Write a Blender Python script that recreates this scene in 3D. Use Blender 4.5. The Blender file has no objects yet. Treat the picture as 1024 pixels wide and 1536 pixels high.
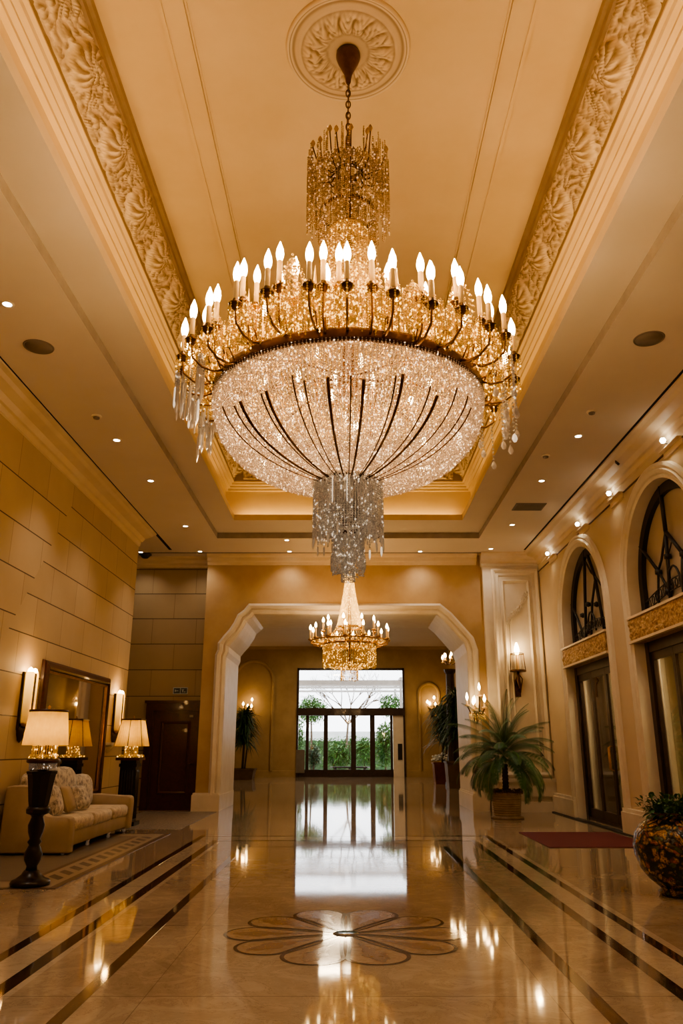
import bpy, math, random
import numpy as np
from math import sin, cos, pi, radians as R, sqrt, atan2
from mathutils import Vector, Matrix, noise
from mathutils.geometry import tessellate_polygon
random.seed(7); rng = np.random.default_rng(7)
COL = bpy.context.scene.collection
HC = 1.4                       # camera height
CEIL = HC + 6.5                # coffer ceiling
# ------------------------------------------------------------------ mesh builder
class MB:
    def __init__(s): s.v = []; s.f = []; s.sm = []
    def add(s, vs, fs, smooth=False):
        n = len(s.v); s.v += [tuple(v) for v in vs]
        s.f += [tuple(i + n for i in f) for f in fs]; s.sm += [smooth] * len(fs); return s
    def box(s, x0, x1, y0, y1, z0, z1, b=0.0):
        if b <= 0:
            vs = [(x, y, z) for z in (z0, z1) for y in (y0, y1) for x in (x0, x1)]
            s.add(vs, [(0, 2, 3, 1), (4, 5, 7, 6), (0, 1, 5, 4), (2, 6, 7, 3), (0, 4, 6, 2), (1, 3, 7, 5)])
        else:                                  # rounded box : superellipsoid grid clamp
            cx, cy, cz = (x0+x1)/2, (y0+y1)/2, (z0+z1)/2; hx, hy, hz = (x1-x0)/2, (y1-y0)/2, (z1-z0)/2
            b = min(b, hx*.98, hy*.98, hz*.98); nu, nv = 24, 13; vs = []; fs = []
            for j in range(nv):
                p = -pi/2 + pi*j/(nv-1)
                sz = math.copysign(1, p) if abs(p) > 1e-6 else 0
                for i in range(nu):
                    t = 2*pi*(i+.5)/nu
                    ox = math.copysign(hx-b, cos(t)); oy = math.copysign(hy-b, sin(t)); oz = sz*(hz-b)
                    vs.append((cx+ox+b*cos(p)*cos(t), cy+oy+b*cos(p)*sin(t), cz+oz+b*sin(p)))
            for j in range(nv-1):
                for i in range(nu):
                    fs.append((j*nu+i, j*nu+(i+1) % nu, (j+1)*nu+(i+1) % nu, (j+1)*nu+i))
            fs.append(tuple(reversed(range(nu)))); fs.append(tuple((nv-1)*nu+i for i in range(nu)))
            s.add(vs, fs, True)
        return s
    def lathe(s, prof, n=32, c=(0, 0, 0), a0=0, a1=2*pi, smooth=True, sx=1, sy=1):
        vs = []; fs = []; full = abs(a1-a0-2*pi) < 1e-6; m = n if full else n+1
        for (r, z) in prof:
            for i in range(m):
                a = a0+(a1-a0)*i/n; vs.append((c[0]+sx*r*cos(a), c[1]+sy*r*sin(a), c[2]+z))
        for j in range(len(prof)-1):
            for i in range(n):
                k = (i+1) % m; fs.append((j*m+i, j*m+k, (j+1)*m+k, (j+1)*m+i))
        return s.add(vs, fs, smooth)
    def tube(s, pts, r, n=8, cap=True, smooth=True):
        pts = [Vector(p) for p in pts]; rs = r if isinstance(r, (list, tuple)) else [r]*len(pts); vs = []; fs = []; up = None
        for i, p in enumerate(pts):
            t = (pts[min(i+1, len(pts)-1)]-pts[max(i-1, 0)]).normalized()
            if up is None: up = Vector((0, 0, 1)) if abs(t.z) < .9 else Vector((1, 0, 0))
            a = t.cross(up).normalized(); b = a.cross(t).normalized(); up = b
            for k in range(n):
                q = 2*pi*k/n; vs.append(p+a*(rs[i]*cos(q))+b*(rs[i]*sin(q)))
        for i in range(len(pts)-1):
            for k in range(n):
                fs.append((i*n+k, i*n+(k+1) % n, (i+1)*n+(k+1) % n, (i+1)*n+k))
        if cap: fs.append(tuple(reversed(range(n)))); fs.append(tuple((len(pts)-1)*n+k for k in range(n)))
        return s.add(vs, fs, smooth)
    def sweep(s, path, N, prof, closed=False, pclosed=True, smooth=False):
        """profile (a, b): a across the path inside its plane, b along the plane normal N"""
        P = [Vector(p) for p in path]; N = Vector(N).normalized(); n = len(P); m = len(prof); vs = []; fs = []
        for i, p in enumerate(P):
            if closed: d0 = (p-P[i-1]).normalized(); d1 = (P[(i+1) % n]-p).normalized()
            else:
                d0 = (p-P[max(i-1, 0)]).normalized() if i else (P[1]-p).normalized()
                d1 = (P[i+1]-p).normalized() if i < n-1 else d0
            n0 = d0.cross(N); n1 = d1.cross(N); mm = (n0+n1); mm = mm/max(mm.length_squared/2, .3)
            for (a, b) in prof: vs.append(p+mm*a+N*b)
        for i in range(n if closed else n-1):
            j = (i+1) % n
            for k in range(m if pclosed else m-1):
                l = (k+1) % m; fs.append((i*m+k, i*m+l, j*m+l, j*m+k))
        if not closed and pclosed: fs.append(tuple(range(m))); fs.append(tuple(reversed([(n-1)*m+k for k in range(m)])))
        return s.add(vs, fs, smooth)
    def plate(s, outer, holes, to3, t):
        """flat plate with holes; to3(u, v, d) -> point, thickness t"""
        loops = [outer]+holes; flat = [p for l in loops for p in l]
        tri = tessellate_polygon([[Vector((p[0], p[1], 0)) for p in l] for l in loops]); n = len(flat)
        vs = [to3(p[0], p[1], 0) for p in flat]+[to3(p[0], p[1], t) for p in flat]
        fs = [tuple(q) for q in tri]+[tuple(i+n for i in reversed(q)) for q in tri]; o = 0
        for l in loops:
            for i in range(len(l)):
                j = (i+1) % len(l); fs.append((o+i, o+j, o+j+n, o+i+n))
            o += len(l)
        return s.add(vs, fs)
    def xf(s, M, start=0):
        for i in range(start, len(s.v)): s.v[i] = tuple(M @ Vector(s.v[i]))
        return s
    def build(s, name, mat, parent=None, loc=(0, 0, 0), rz=0, fix=True):
        me = bpy.data.meshes.new(name); me.from_pydata(s.v, [], s.f); me.validate()
        if len(s.sm) == len(me.polygons): me.polygons.foreach_set('use_smooth', s.sm)
        if fix:
            import bmesh
            bm = bmesh.new(); bm.from_mesh(me); bmesh.ops.recalc_face_normals(bm, faces=bm.faces); bm.to_mesh(me); bm.free()
        me.materials.append(mat); o = bpy.data.objects.new(name, me); COL.objects.link(o)
        o.location = loc; o.rotation_euler = (0, 0, rz)
        if parent: o.parent = parent
        return o
def tag(o, label=None, cat=None, group=None, kind=None):
    if label: o['label'] = label
    if cat: o['category'] = cat
    if group: o['group'] = group
    if kind: o['kind'] = kind
    return o
def empty(name, loc, rz=0, parent=None):
    o = bpy.data.objects.new(name, None); COL.objects.link(o); o.location = loc; o.rotation_euler = (0, 0, rz)
    o.empty_display_size = .1
    if parent: o.parent = parent
    return o
def thing(name, label, cat, loc=(0, 0, 0), rz=0, group=None): return tag(empty(name, loc, rz), label, cat, group)
def struct(o): o['kind'] = 'structure'; return o
def copy_tree(o, parent=None):
    c = o.copy(); COL.objects.link(c)
    if parent: c.parent = parent
    for ch in [x for x in list(bpy.data.objects) if x.parent == o]: copy_tree(ch, c)
    return c
OCT_V = np.array([(1, 0, 0), (0, 1, 0), (-1, 0, 0), (0, -1, 0), (0, 0, 1.), (0, 0, -1.)])
OCT_F = np.array([(0, 1, 4), (1, 2, 4), (2, 3, 4), (3, 0, 4), (1, 0, 5), (2, 1, 5), (3, 2, 5), (0, 3, 5)])
def beads(name, pts, size, mat, parent=None, elong=1.35, stuff=True, jitter=.3):
    P = np.array(pts, float).reshape(-1, 3); n = len(P)
    s = (np.full(n, size) if np.isscalar(size) else np.array(size, float))*(1+jitter*(rng.random(n)-.5))
    a = rng.random(n)*pi; ca, sa = np.cos(a)[:, None], np.sin(a)[:, None]
    V = np.empty((n, 6, 3)); V[:, :, 0] = (OCT_V[:, 0]*ca-OCT_V[:, 1]*sa); V[:, :, 1] = (OCT_V[:, 0]*sa+OCT_V[:, 1]*ca); V[:, :, 2] = OCT_V[:, 2]*elong
    tl = (rng.random((n, 1))-.5)*.8; V[:, :, 0] += V[:, :, 2]*tl
    V = V*s[:, None, None]+P[:, None, :]; F = (OCT_F[None]+(np.arange(n)*6)[:, None, None]).reshape(-1)
    me = bpy.data.meshes.new(name); me.vertices.add(n*6); me.vertices.foreach_set('co', V.reshape(-1))
    me.loops.add(len(F)); me.loops.foreach_set('vertex_index', F.astype(np.int32)); k = len(F)//3
    me.polygons.add(k); me.polygons.foreach_set('loop_start', (np.arange(k)*3).astype(np.int32)); me.polygons.foreach_set('loop_total', np.full(k, 3, np.int32))
    me.update(calc_edges=True); me.validate(); me.materials.append(mat)
    o = bpy.data.objects.new(name, me); COL.objects.link(o)
    if parent: o.parent = parent
    if stuff: o['kind'] = 'stuff'
    return o
def hang(out, x, y, z0, z1, sp):
    z = z0
    while z > z1: out.append((x, y, z)); z -= sp
# ------------------------------------------------------------------ materials
class NT:
    """tiny expression wrapper over math nodes"""
    def __init__(s, nt, sock): s.nt = nt; s.k = sock
    def _m(s, op, o=0.0, o2=None):
        n = s.nt.nodes.new('ShaderNodeMath'); n.operation = op; s.nt.links.new(s.k, n.inputs[0])
        for i, q in ((1, o), (2, o2)):
            if q is None: continue
            if isinstance(q, NT): s.nt.links.new(q.k, n.inputs[i])
            else: n.inputs[i].default_value = q
        return NT(s.nt, n.outputs[0])
    def __add__(s, o): return s._m('ADD', o)
    def __sub__(s, o): return s._m('SUBTRACT', o)
    def __mul__(s, o): return s._m('MULTIPLY', o)
    def __truediv__(s, o): return s._m('DIVIDE', o)
    def gt(s, o): return s._m('GREATER_THAN', o)
    def lt(s, o): return s._m('LESS_THAN', o)
    def fl(s): return s._m('FLOOR')
    def fr(s): return s._m('FRACT')
    def ab(s): return s._m('ABSOLUTE')
    def mx(s, o): return s._m('MAXIMUM', o)
    def mn(s, o): return s._m('MINIMUM', o)
    def pw(s, o): return s._m('POWER', o)
    def sn(s): return s._m('SINE')
def lin(c):
    return tuple(((x/12.92) if x <= .04045 else ((x+.055)/1.055)**2.4) for x in c)
def hexc(r, g, b): return lin((r/255, g/255, b/255))+(1,)
def newmat(name):
    m = bpy.data.materials.new(name); m.use_nodes = True; nt = m.node_tree; b = nt.nodes['Principled BSDF']; return m, nt, b
def mixc(nt, fac, a, b):
    n = nt.nodes.new('ShaderNodeMix'); n.data_type = 'RGBA'
    for i, q in ((0, fac), (6, a), (7, b)):
        if isinstance(q, NT): nt.links.new(q.k, n.inputs[i])
        elif hasattr(q, 'links'): nt.links.new(q, n.inputs[i])
        else: n.inputs[i].default_value = q
    return n.outputs[2]
def noiz(nt, scale, detail=4, rough=.6, dist=0, vec=None):
    n = nt.nodes.new('ShaderNodeTexNoise'); n.inputs['Scale'].default_value = scale; n.inputs['Detail'].default_value = detail
    n.inputs['Roughness'].default_value = rough; n.inputs['Distortion'].default_value = dist
    if vec is None:
        t = nt.nodes.new('ShaderNodeTexCoord'); vec = t.outputs['Object']
    nt.links.new(vec, n.inputs['Vector']); return NT(nt, n.outputs[0])
def ramp(nt, x, lo, hi):
    n = nt.nodes.new('ShaderNodeMapRange'); nt.links.new(x.k, n.inputs[0]); n.inputs[1].default_value = lo; n.inputs[2].default_value = hi; return NT(nt, n.outputs[0])
def bump(nt, b, h, strength=.3, dist=.02):
    n = nt.nodes.new('ShaderNodeBump'); n.inputs['Strength'].default_value = strength; n.inputs['Distance'].default_value = dist
    nt.links.new(h.k, n.inputs['Height']); nt.links.new(n.outputs[0], b.inputs['Normal'])
def mat(name, c, c2=None, rough=.5, metal=0, sc=4, bmp=0, bsc=20, em=0, emc=None, coat=0, spec=.5, lo=.3, hi=.7, dist=0):
    m, nt, b = newmat(name)
    b.inputs['Roughness'].default_value = rough; b.inputs['Metallic'].default_value = metal; b.inputs['Coat Weight'].default_value = coat
    b.inputs['Coat Roughness'].default_value = .05; b.inputs['Specular IOR Level'].default_value = spec
    c = tuple(c[:3])+(1,)
    if c2 is None: c2 = tuple(x*.8 for x in c[:3])+(1,)
    n = ramp(nt, noiz(nt, sc, dist=dist), lo, hi); nt.links.new(mixc(nt, n, c, tuple(c2[:3])+(1,)), b.inputs['Base Color'])
    if bmp: bump(nt, b, noiz(nt, bsc, 3), bmp, .01)
    if em:
        b.inputs['Emission Color'].default_value = tuple((emc or c)[:3])+(1,); b.inputs['Emission Strength'].default_value = em
    return m
def emis(name, c, s, sample=False):
    m, nt, b = newmat(name); b.inputs['Base Color'].default_value = tuple(c[:3])+(1,)
    b.inputs['Emission Color'].default_value = tuple(c[:3])+(1,); b.inputs['Emission Strength'].default_value = s
    if not sample: m.cycles.emission_sampling = 'NONE'
    return m
def crystal(name, c, tr=.45, em=0, emc=(1, .7, .4), sparkle=0, rough=.12, thresh=.9):
    m, nt, b = newmat(name); out = nt.nodes['Material Output']; g = nt.nodes.new('ShaderNodeNewGeometry'); rnd = NT(nt, g.outputs['Random Per Island'])
    dark = tuple(x*.42 for x in c[:3])+(1,)
    colr = mixc(nt, rnd.pw(.7), dark, tuple(c[:3])+(1,)); nt.links.new(colr, b.inputs['Base Color'])
    b.inputs['Roughness'].default_value = rough; b.inputs['Metallic'].default_value = .25; b.inputs['Specular IOR Level'].default_value = 1
    if em or sparkle:
        sp = rnd.gt(thresh)*sparkle+em; b.inputs['Emission Color'].default_value = tuple(emc)+(1,); nt.links.new(sp.k, b.inputs['Emission Strength'])  # self-glow and random glints imitating refracted bulb light
    t = nt.nodes.new('ShaderNodeBsdfTranslucent'); t.inputs[0].default_value = tuple(c[:3])+(1,)
    mx = nt.nodes.new('ShaderNodeMixShader'); mx.inputs[0].default_value = tr
    nt.links.new(b.outputs[0], mx.inputs[1]); nt.links.new(t.outputs[0], mx.inputs[2]); nt.links.new(mx.outputs[0], out.inputs[0])
    m.cycles.emission_sampling = 'NONE'; return m
def glass(name, tint=(1, 1, 1), refl=.12, rough=.02):
    m, nt, b = newmat(name); out = nt.nodes['Material Output']
    t = nt.nodes.new('ShaderNodeBsdfTransparent'); t.inputs[0].default_value = tuple(tint)+(1,)
    gl = nt.nodes.new('ShaderNodeBsdfGlossy'); gl.inputs['Roughness'].default_value = rough
    fr = nt.nodes.new('ShaderNodeFresnel'); fr.inputs[0].default_value = 1.45
    f = NT(nt, fr.outputs[0])*1.5+refl*.3; f = f.mn(.9)
    mx = nt.nodes.new('ShaderNodeMixShader'); nt.links.new(f.k, mx.inputs[0]); nt.links.new(t.outputs[0], mx.inputs[1]); nt.links.new(gl.outputs[0], mx.inputs[2])
    nt.links.new(mx.outputs[0], out.inputs[0]); return m
def posxyz(nt):
    g = nt.nodes.new('ShaderNodeNewGeometry'); s = nt.nodes.new('ShaderNodeSeparateXYZ'); nt.links.new(g.outputs['Position'], s.inputs[0])
    return [NT(nt, s.outputs[i]) for i in range(3)]
WARM = (1, .60, .27)
M = {}
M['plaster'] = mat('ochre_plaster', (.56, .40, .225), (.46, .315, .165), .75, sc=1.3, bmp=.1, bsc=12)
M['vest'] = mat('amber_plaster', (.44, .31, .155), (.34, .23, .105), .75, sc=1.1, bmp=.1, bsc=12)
M['cream'] = mat('cream_moulding', (.78, .64, .47), (.70, .56, .40), .5, sc=2)
M['coffer'] = mat('coffer_plaster', (.74, .58, .37), (.66, .50, .30), .7, sc=.9, bmp=.05, bsc=6)
M['soffit'] = mat('soffit_paint', (.76, .67, .57), (.72, .63, .53), .75, sc=1)
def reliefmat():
    m, nt, b = newmat('carved_plaster'); g = nt.nodes.new('ShaderNodeNewGeometry'); p = ramp(nt, NT(nt, g.outputs['Pointiness']), .455, .53)  # crevices darkened in the colour, standing in for shade in the carving
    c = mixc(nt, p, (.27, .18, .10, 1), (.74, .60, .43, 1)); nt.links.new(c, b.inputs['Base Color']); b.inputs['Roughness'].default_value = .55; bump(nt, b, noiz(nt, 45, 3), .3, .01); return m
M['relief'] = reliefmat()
M['edge'] = mat('dark_brown_moulding', (.34, .24, .15), (.28, .19, .11), .6)  # dark brown moulding along the coffer edge
M['white'] = mat('ivory_stone', (.80, .72, .60), (.72, .63, .50), .45, sc=3)
M['rightwall'] = mat('pale_wall', (.66, .54, .38), (.60, .48, .33), .65, sc=1.2)
M['dark'] = mat('black_metal', (.012, .009, .007), rough=.45, sc=5)
M['slot'] = mat('slot_black', (.006, .005, .004), rough=.9)
M['mahog'] = mat('dark_mahogany', (.075, .016, .007), (.035, .008, .004), .35, sc=9, dist=2, coat=.2)
M['walnut'] = mat('dark_walnut', (.05, .024, .012), (.025, .012, .007), .4, sc=6, dist=1.5, coat=.1)
M['ebony'] = mat('ebony_gloss', (.012, .006, .005), (.006, .003, .003), .28, sc=8, coat=.15, spec=.35)
M['bronze'] = mat('aged_bronze', (.20, .105, .045), (.10, .05, .022), .35, 1, sc=8)
M['brass'] = mat('brass', (.70, .42, .14), (.50, .28, .09), .28, 1, sc=12)
M['candle'] = mat('candle_sleeve', (.78, .52, .22), (.66, .42, .15), .35, em=.22, emc=(1, .55, .18))
M['flame'] = emis('flame_bulb', (1, .70, .33), 24)
M['bulb'] = emis('warm_bulb', (1, .70, .34), 26)
M['lens'] = emis('downlight_lens', (1, .86, .66), 18)
M['lens_cool'] = emis('spot_lens', (1, .92, .72), 22)
M['steel'] = mat('grey_metal', (.25, .22, .19), rough=.4, metal=.6)
M['riser'] = mat('shaded_riser', (.40, .34, .28), rough=.8)  # darker colour standing in for shade on the soffit step
M['grille'] = mat('grille_grey', (.22, .18, .14), rough=.7)
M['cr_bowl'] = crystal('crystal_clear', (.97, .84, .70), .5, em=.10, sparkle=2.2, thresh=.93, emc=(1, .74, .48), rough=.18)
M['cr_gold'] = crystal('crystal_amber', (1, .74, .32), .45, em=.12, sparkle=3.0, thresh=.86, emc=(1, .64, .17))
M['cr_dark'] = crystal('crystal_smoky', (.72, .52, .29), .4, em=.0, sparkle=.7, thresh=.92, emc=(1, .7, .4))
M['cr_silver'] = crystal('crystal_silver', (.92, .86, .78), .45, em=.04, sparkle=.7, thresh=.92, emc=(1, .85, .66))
M['mirror'] = mat('mirror_silver', (.62, .58, .52), (.6, .56, .5), .03, 1)
M['glass'] = glass('clear_glass')
M['glass_dark'] = glass('bronze_glass', (.90, .86, .78), .3)
M['leaf'] = mat('palm_leaf', (.06, .165, .04), (.025, .08, .025), .45, sc=6)
M['leaf_dark'] = mat('dark_leaf', (.04, .10, .03), (.02, .05, .018), .5, sc=6)
M['leaf_out'] = mat('garden_leaf', (.10, .26, .05), (.03, .12, .02), .55, sc=3)
M['bark'] = mat('bark', (.10, .07, .045), rough=.85, sc=12)
M['pergola'] = mat('painted_timber', (.45, .42, .40), rough=.6)
M['paleext'] = mat('pale_render', (.70, .72, .70), rough=.8, sc=1)
M['soil'] = mat('soil', (.06, .035, .02), rough=.9, sc=30)
M['redmat'] = mat('red_carpet', (.12, .009, .013), (.085, .006, .010), .9, sc=30, bmp=.4, bsc=200)
M['copper'] = mat('copper_planter', (.30, .09, .03), (.18, .05, .02), .3, .6, sc=4)
M['boxpl'] = mat('brown_planter', (.16, .09, .04), (.09, .05, .02), .5, sc=3)
M['signg'] = mat('sign_dark_blue', (.015, .03, .05), rough=.3)
M['signw'] = mat('sign_white', (.55, .62, .58), rough=.4)
# ================================================================== SHELL
YF = 19.3; YB = 21.5; YE = 42.0; XW = 4.85; YN = -3.0; ZS = 6.18; ZI = 6.32; LX = 2.57; LY = 16.55
PX, PZ_ = 2.38, 0
def marble_floor():
    m, nt, b = newmat('polished_marble'); X, Y, Z = posxyz(nt)
    n1 = noiz(nt, .55, 6, .65, 1.2); n2 = noiz(nt, 2.6, 6, .7, 2.5); n3 = noiz(nt, 14, 4, .7)
    f = ramp(nt, n1*.55+n2*.35+n3*.1, .38, .64)
    base = mixc(nt, f, (.52, .43, .32, 1), (.31, .235, .16, 1))
    # paler bands between the inlay strips, darker stone outside them
    ax = X.ab(); out = ax.gt(2.42)
    base = mixc(nt, out*.3, base, (.25, .18, .11, 1))
    pale = ax.gt(2.0)*ax.lt(2.42)*Y.lt(13.9); cross = Y.gt(13.3)*Y.lt(13.9)*ax.lt(2.42)
    base = mixc(nt, pale.mx(cross)*.5, base, (.62, .54, .42, 1))
    vein = (n2-.5).ab().lt(.010)*.28
    base = mixc(nt, vein, base, (.16, .09, .045, 1))
    jy = (((Y+.52)/1.9).fr()-.5).ab().gt(.4975); jx = (((X+1.2)/2.4).fr()-.5).ab().gt(.4988)
    base = mixc(nt, jy.mx(jx)*.45, base, (.10, .06, .03, 1))
    nt.links.new(base, b.inputs['Base Color']); b.inputs['Roughness'].default_value = .07; b.inputs['Specular IOR Level'].default_value = .62
    b.inputs['Coat Weight'].default_value = .0; b.inputs['Coat Roughness'].default_value = .03
    rg = n2*.05+.02; nt.links.new(rg.k, b.inputs['Roughness'])
    bump(nt, b, n1, .02, .02); return m
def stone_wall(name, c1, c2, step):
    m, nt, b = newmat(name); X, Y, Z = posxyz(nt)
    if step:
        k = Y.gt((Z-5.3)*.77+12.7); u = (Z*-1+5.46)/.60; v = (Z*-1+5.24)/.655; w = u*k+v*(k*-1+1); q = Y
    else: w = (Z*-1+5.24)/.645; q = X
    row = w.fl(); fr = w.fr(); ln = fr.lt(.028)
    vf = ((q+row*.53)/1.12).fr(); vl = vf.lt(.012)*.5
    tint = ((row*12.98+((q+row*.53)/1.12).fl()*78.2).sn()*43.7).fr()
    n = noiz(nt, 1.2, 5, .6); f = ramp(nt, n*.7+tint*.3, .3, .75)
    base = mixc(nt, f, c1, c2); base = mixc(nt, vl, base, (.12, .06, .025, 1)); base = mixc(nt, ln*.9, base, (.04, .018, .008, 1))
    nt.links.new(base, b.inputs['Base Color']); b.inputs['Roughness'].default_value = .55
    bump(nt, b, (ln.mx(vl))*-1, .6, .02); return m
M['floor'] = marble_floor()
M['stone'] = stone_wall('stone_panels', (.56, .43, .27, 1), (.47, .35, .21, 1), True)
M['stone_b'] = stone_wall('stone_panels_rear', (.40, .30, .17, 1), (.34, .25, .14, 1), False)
M['strip'] = mat('dark_marble_inlay', (.05, .024, .013), (.13, .065, .027), .06, sc=2.2, coat=.5, lo=.45, hi=.75)
M['inlay_lt'] = mat('rose_marble_inlay', (.50, .38, .26), (.38, .26, .155), .08, sc=9, coat=.5, dist=2)
M['inlay_bl'] = mat('blue_grey_inlay', (.12, .13, .15), rough=.08, coat=.5)
def quadz(x0, x1, y0, y1, z): return MB().add([(x0, y0, z), (x1, y0, z), (x1, y1, z), (x0, y1, z)], [(0, 1, 2, 3)])
mb = MB(); mb.box(-7, 7, YN, YE+.3, -.12, 0); struct(mb.build('floor', M['floor']))
# side walls
mb = MB(); mb.box(-XW-.3, -XW, YN, 17.2, 0, ZS+.3); struct(mb.build('wall_left', M['stone']))
mb = MB(); mb.box(-6.8, -XW-.3, 16.95, 17.2, 0, ZS+.3); struct(mb.build('wall_left_return', M['stone']))
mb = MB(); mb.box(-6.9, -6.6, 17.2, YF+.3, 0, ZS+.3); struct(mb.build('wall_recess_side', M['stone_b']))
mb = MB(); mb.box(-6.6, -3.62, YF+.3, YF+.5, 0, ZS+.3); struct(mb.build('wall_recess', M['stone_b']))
mb = MB(); mb.box(-7, 7.2, YN-.2, YN, -.12, CEIL+.3); struct(mb.build('wall_near', M['plaster']))
# far wall with the chamfered opening
AX0, AX1, AZ = -3.05, 2.98, 4.66
def ogee(sx, x, w=.66, h=.80):        # list of points from jamb up to the head, mirrored by sx
    pts = [(0, 0), (0, AZ-h-.28), (.05, AZ-h-.16), (.05, AZ-h-.02), (.14, AZ-h+.10), (.27, AZ-h+.25), (.40, AZ-h+.46), (.47, AZ-.18), (.60, AZ-.08), (w, AZ)]
    return [(x+sx*a, b) for a, b in pts]
def cham(sx, x): return [(x+sx*a, b) for a, b in [(0, 0), (0, AZ-.95), (.07, AZ-.72), (.55, AZ-.16), (.74, AZ)]]
L = ogee(1, AX0); Rr = cham(-1, AX1)
hole = L+Rr[::-1]
for nm, yy, th, x0, x1, mt in (('wall_far', YF, YB-YF, -3.62, 6.9, M['plaster']),):
    e = .003
    outer = [(x0, 0), (AX0-e, 0)]+[(p[0]-0, p[1]) for p in L[1:]]+[(p[0], p[1]) for p in Rr[::-1][:-1]]+[(AX1+e, 0), (x1, 0), (x1, 8.2), (x0, 8.2)]
    mb = MB().plate(outer, [], lambda u, v, d: (u, yy+d, v), th); struct(mb.build(nm, mt))
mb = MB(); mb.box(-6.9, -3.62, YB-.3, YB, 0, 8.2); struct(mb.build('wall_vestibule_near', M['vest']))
# white casing round the opening + ivory reveals
path = [(p[0], YF, p[1]) for p in Rr]+[(p[0], YF, p[1]) for p in L[::-1]]
prof = [(-.012, .0), (-.012, .07), (.05, .10), (.10, .07), (.12, .11), (.19, .13), (.23, .09), (.26, .03), (.26, 0)]
struct(MB().sweep(path, (0, -1, 0), prof).build('trim_1', M['white']))
prof = [(-.02, .0), (-.02, -(YB-YF)), (.01, -(YB-YF)), (.01, 0)]
struct(MB().sweep(path, (0, -1, 0), prof).build('trim_2', M['white']))
mb = MB()
for x0, x1 in ((-3.68, -3.02), (2.92, 3.32)):
    mb.box(x0, x1, YF-.14, YB+.02, 0, .36); mb.box(x0+.02, x1-.02, YF-.12, YB, .36, .40)
struct(mb.build('baseboard_opening', M['white']))
# back of the vestibule: side walls, rear wall with the big window hole, ceiling
VX0, VX1, VZ = -6.4, 5.42, 6.7
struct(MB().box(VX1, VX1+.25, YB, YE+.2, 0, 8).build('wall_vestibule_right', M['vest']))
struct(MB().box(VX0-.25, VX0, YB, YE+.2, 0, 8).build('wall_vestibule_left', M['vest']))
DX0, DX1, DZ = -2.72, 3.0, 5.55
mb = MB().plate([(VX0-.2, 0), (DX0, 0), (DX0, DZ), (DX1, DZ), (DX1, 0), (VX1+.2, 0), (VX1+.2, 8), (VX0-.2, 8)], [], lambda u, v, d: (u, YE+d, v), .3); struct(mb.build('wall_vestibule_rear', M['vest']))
struct(MB().box(VX0-.2, VX1+.2, YB-.1, YE+.3, VZ, VZ+.2).build('ceiling_vestibule', M['soffit']))
mb = MB().sweep([(VX0, YB, VZ), (VX0, YE, VZ), (VX1, YE, VZ), (VX1, YB, VZ)], (0, 0, 1), [(0, 0), (.16, 0), (.10, -.07), (.05, -.09), (0, -.16)]); struct(mb.build('trim_3', M['vest']))
mb = MB().sweep([(VX0, YB, 0), (VX0, YE, 0), (DX0-.05, YE, 0)], (0, 0, 1), [(0, 0), (.03, 0), (.03, .3), (0, .32)]); mb.sweep([(DX1+.05, YE, 0), (VX1, YE, 0), (VX1, YB, 0)], (0, 0, 1), [(0, 0), (.03, 0), (.03, .3), (0, .32)]); struct(mb.build('baseboard_vestibule', M['vest']))
# niche surrounds in the vestibule (arched recess left, slim one right)
def arch_path(cx, w, z0, zs, n=20, ax='x', off=0.0):
    pts = [(cx+w/2, z0)]+[(cx+w/2*cos(a), zs+w/2*sin(a)) for a in [pi*i/n for i in range(n+1)]]+[(cx-w/2, z0)]
    return pts
for nm, cx, w, zs in (('trim_4', -5.05, 1.9, 4.9), ('trim_5', 4.3, .9, 4.2)):
    ap = arch_path(cx, w, .3, zs); mb = MB().sweep([(u, YE, v) for u, v in ap], (0, -1, 0), [(0, 0), (0, .05), (.05, .09), (.13, .09), (.16, .03), (.16, 0)]); struct(mb.build(nm, M['vest']))
# -------- right wall with arched openings down to the floor
ARC = [(15.78, 1.475, 4.0), (11.57, 1.475, 4.0), (7.35, 1.475, 4.0)]; TW = .38
outer = [(YN, 0)]
for cy, r, zs in reversed(ARC):
    outer += [(cy-r, 0)]+[(cy-r*cos(pi*i/28), zs+r*sin(pi*i/28)) for i in range(29)]+[(cy+r, 0)]
outer += [(YF+.1, 0), (YF+.1, ZS+.3), (YN, ZS+.3)]
mb = MB().plate(outer, [], lambda u, v, d: (XW+d, u, v), TW); struct(mb.build('wall_right', M['rightwall']))
for k, (cy, r, zs) in enumerate(ARC[:3]):
    path = [(XW, cy-r, 0)]+[(XW, cy-r*cos(pi*i/40), zs+r*sin(pi*i/40)) for i in range(41)]+[(XW, cy+r, 0)]
    prof = [(-.015, -TW), (-.015, .03), (.03, .05), (.05, .03), (.07, .06), (.12, .085), (.15, .05), (.18, .075), (.23, .06), (.25, .0), (.25, -.01), (.0, -.01), (.0, -TW)]
    struct(MB().sweep(path, (-1, 0, 0), prof, smooth=False).build('trim_%d' % (6+k), M['white']))
mb = MB()
ys = [YN]+[v for c in reversed(ARC) for v in (c[0]-c[1], c[0]+c[1])]+[YF]
for a, b in ((0, 1), (2, 3), (4, 5), (6, 7)):
    mb.box(XW-.10, XW+TW-.05, ys[a]+.0, ys[b]-.0, 0, .36); mb.box(XW-.075, XW+TW-.06, ys[a]+.01, ys[b]-.01, .36, .42)
struct(mb.build('baseboard_right', M['white']))
mb = MB(); mb.box(XW-.16, XW-.02, YN, YF-.2, 0, .02); struct(mb.build('trim_9', M['dark']))
# wall ledge / cable line
mb = MB(); mb.box(XW-.03, XW, YN, YF, 5.70, 5.715); struct(mb.build('trim_10', M['bronze']))
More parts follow.
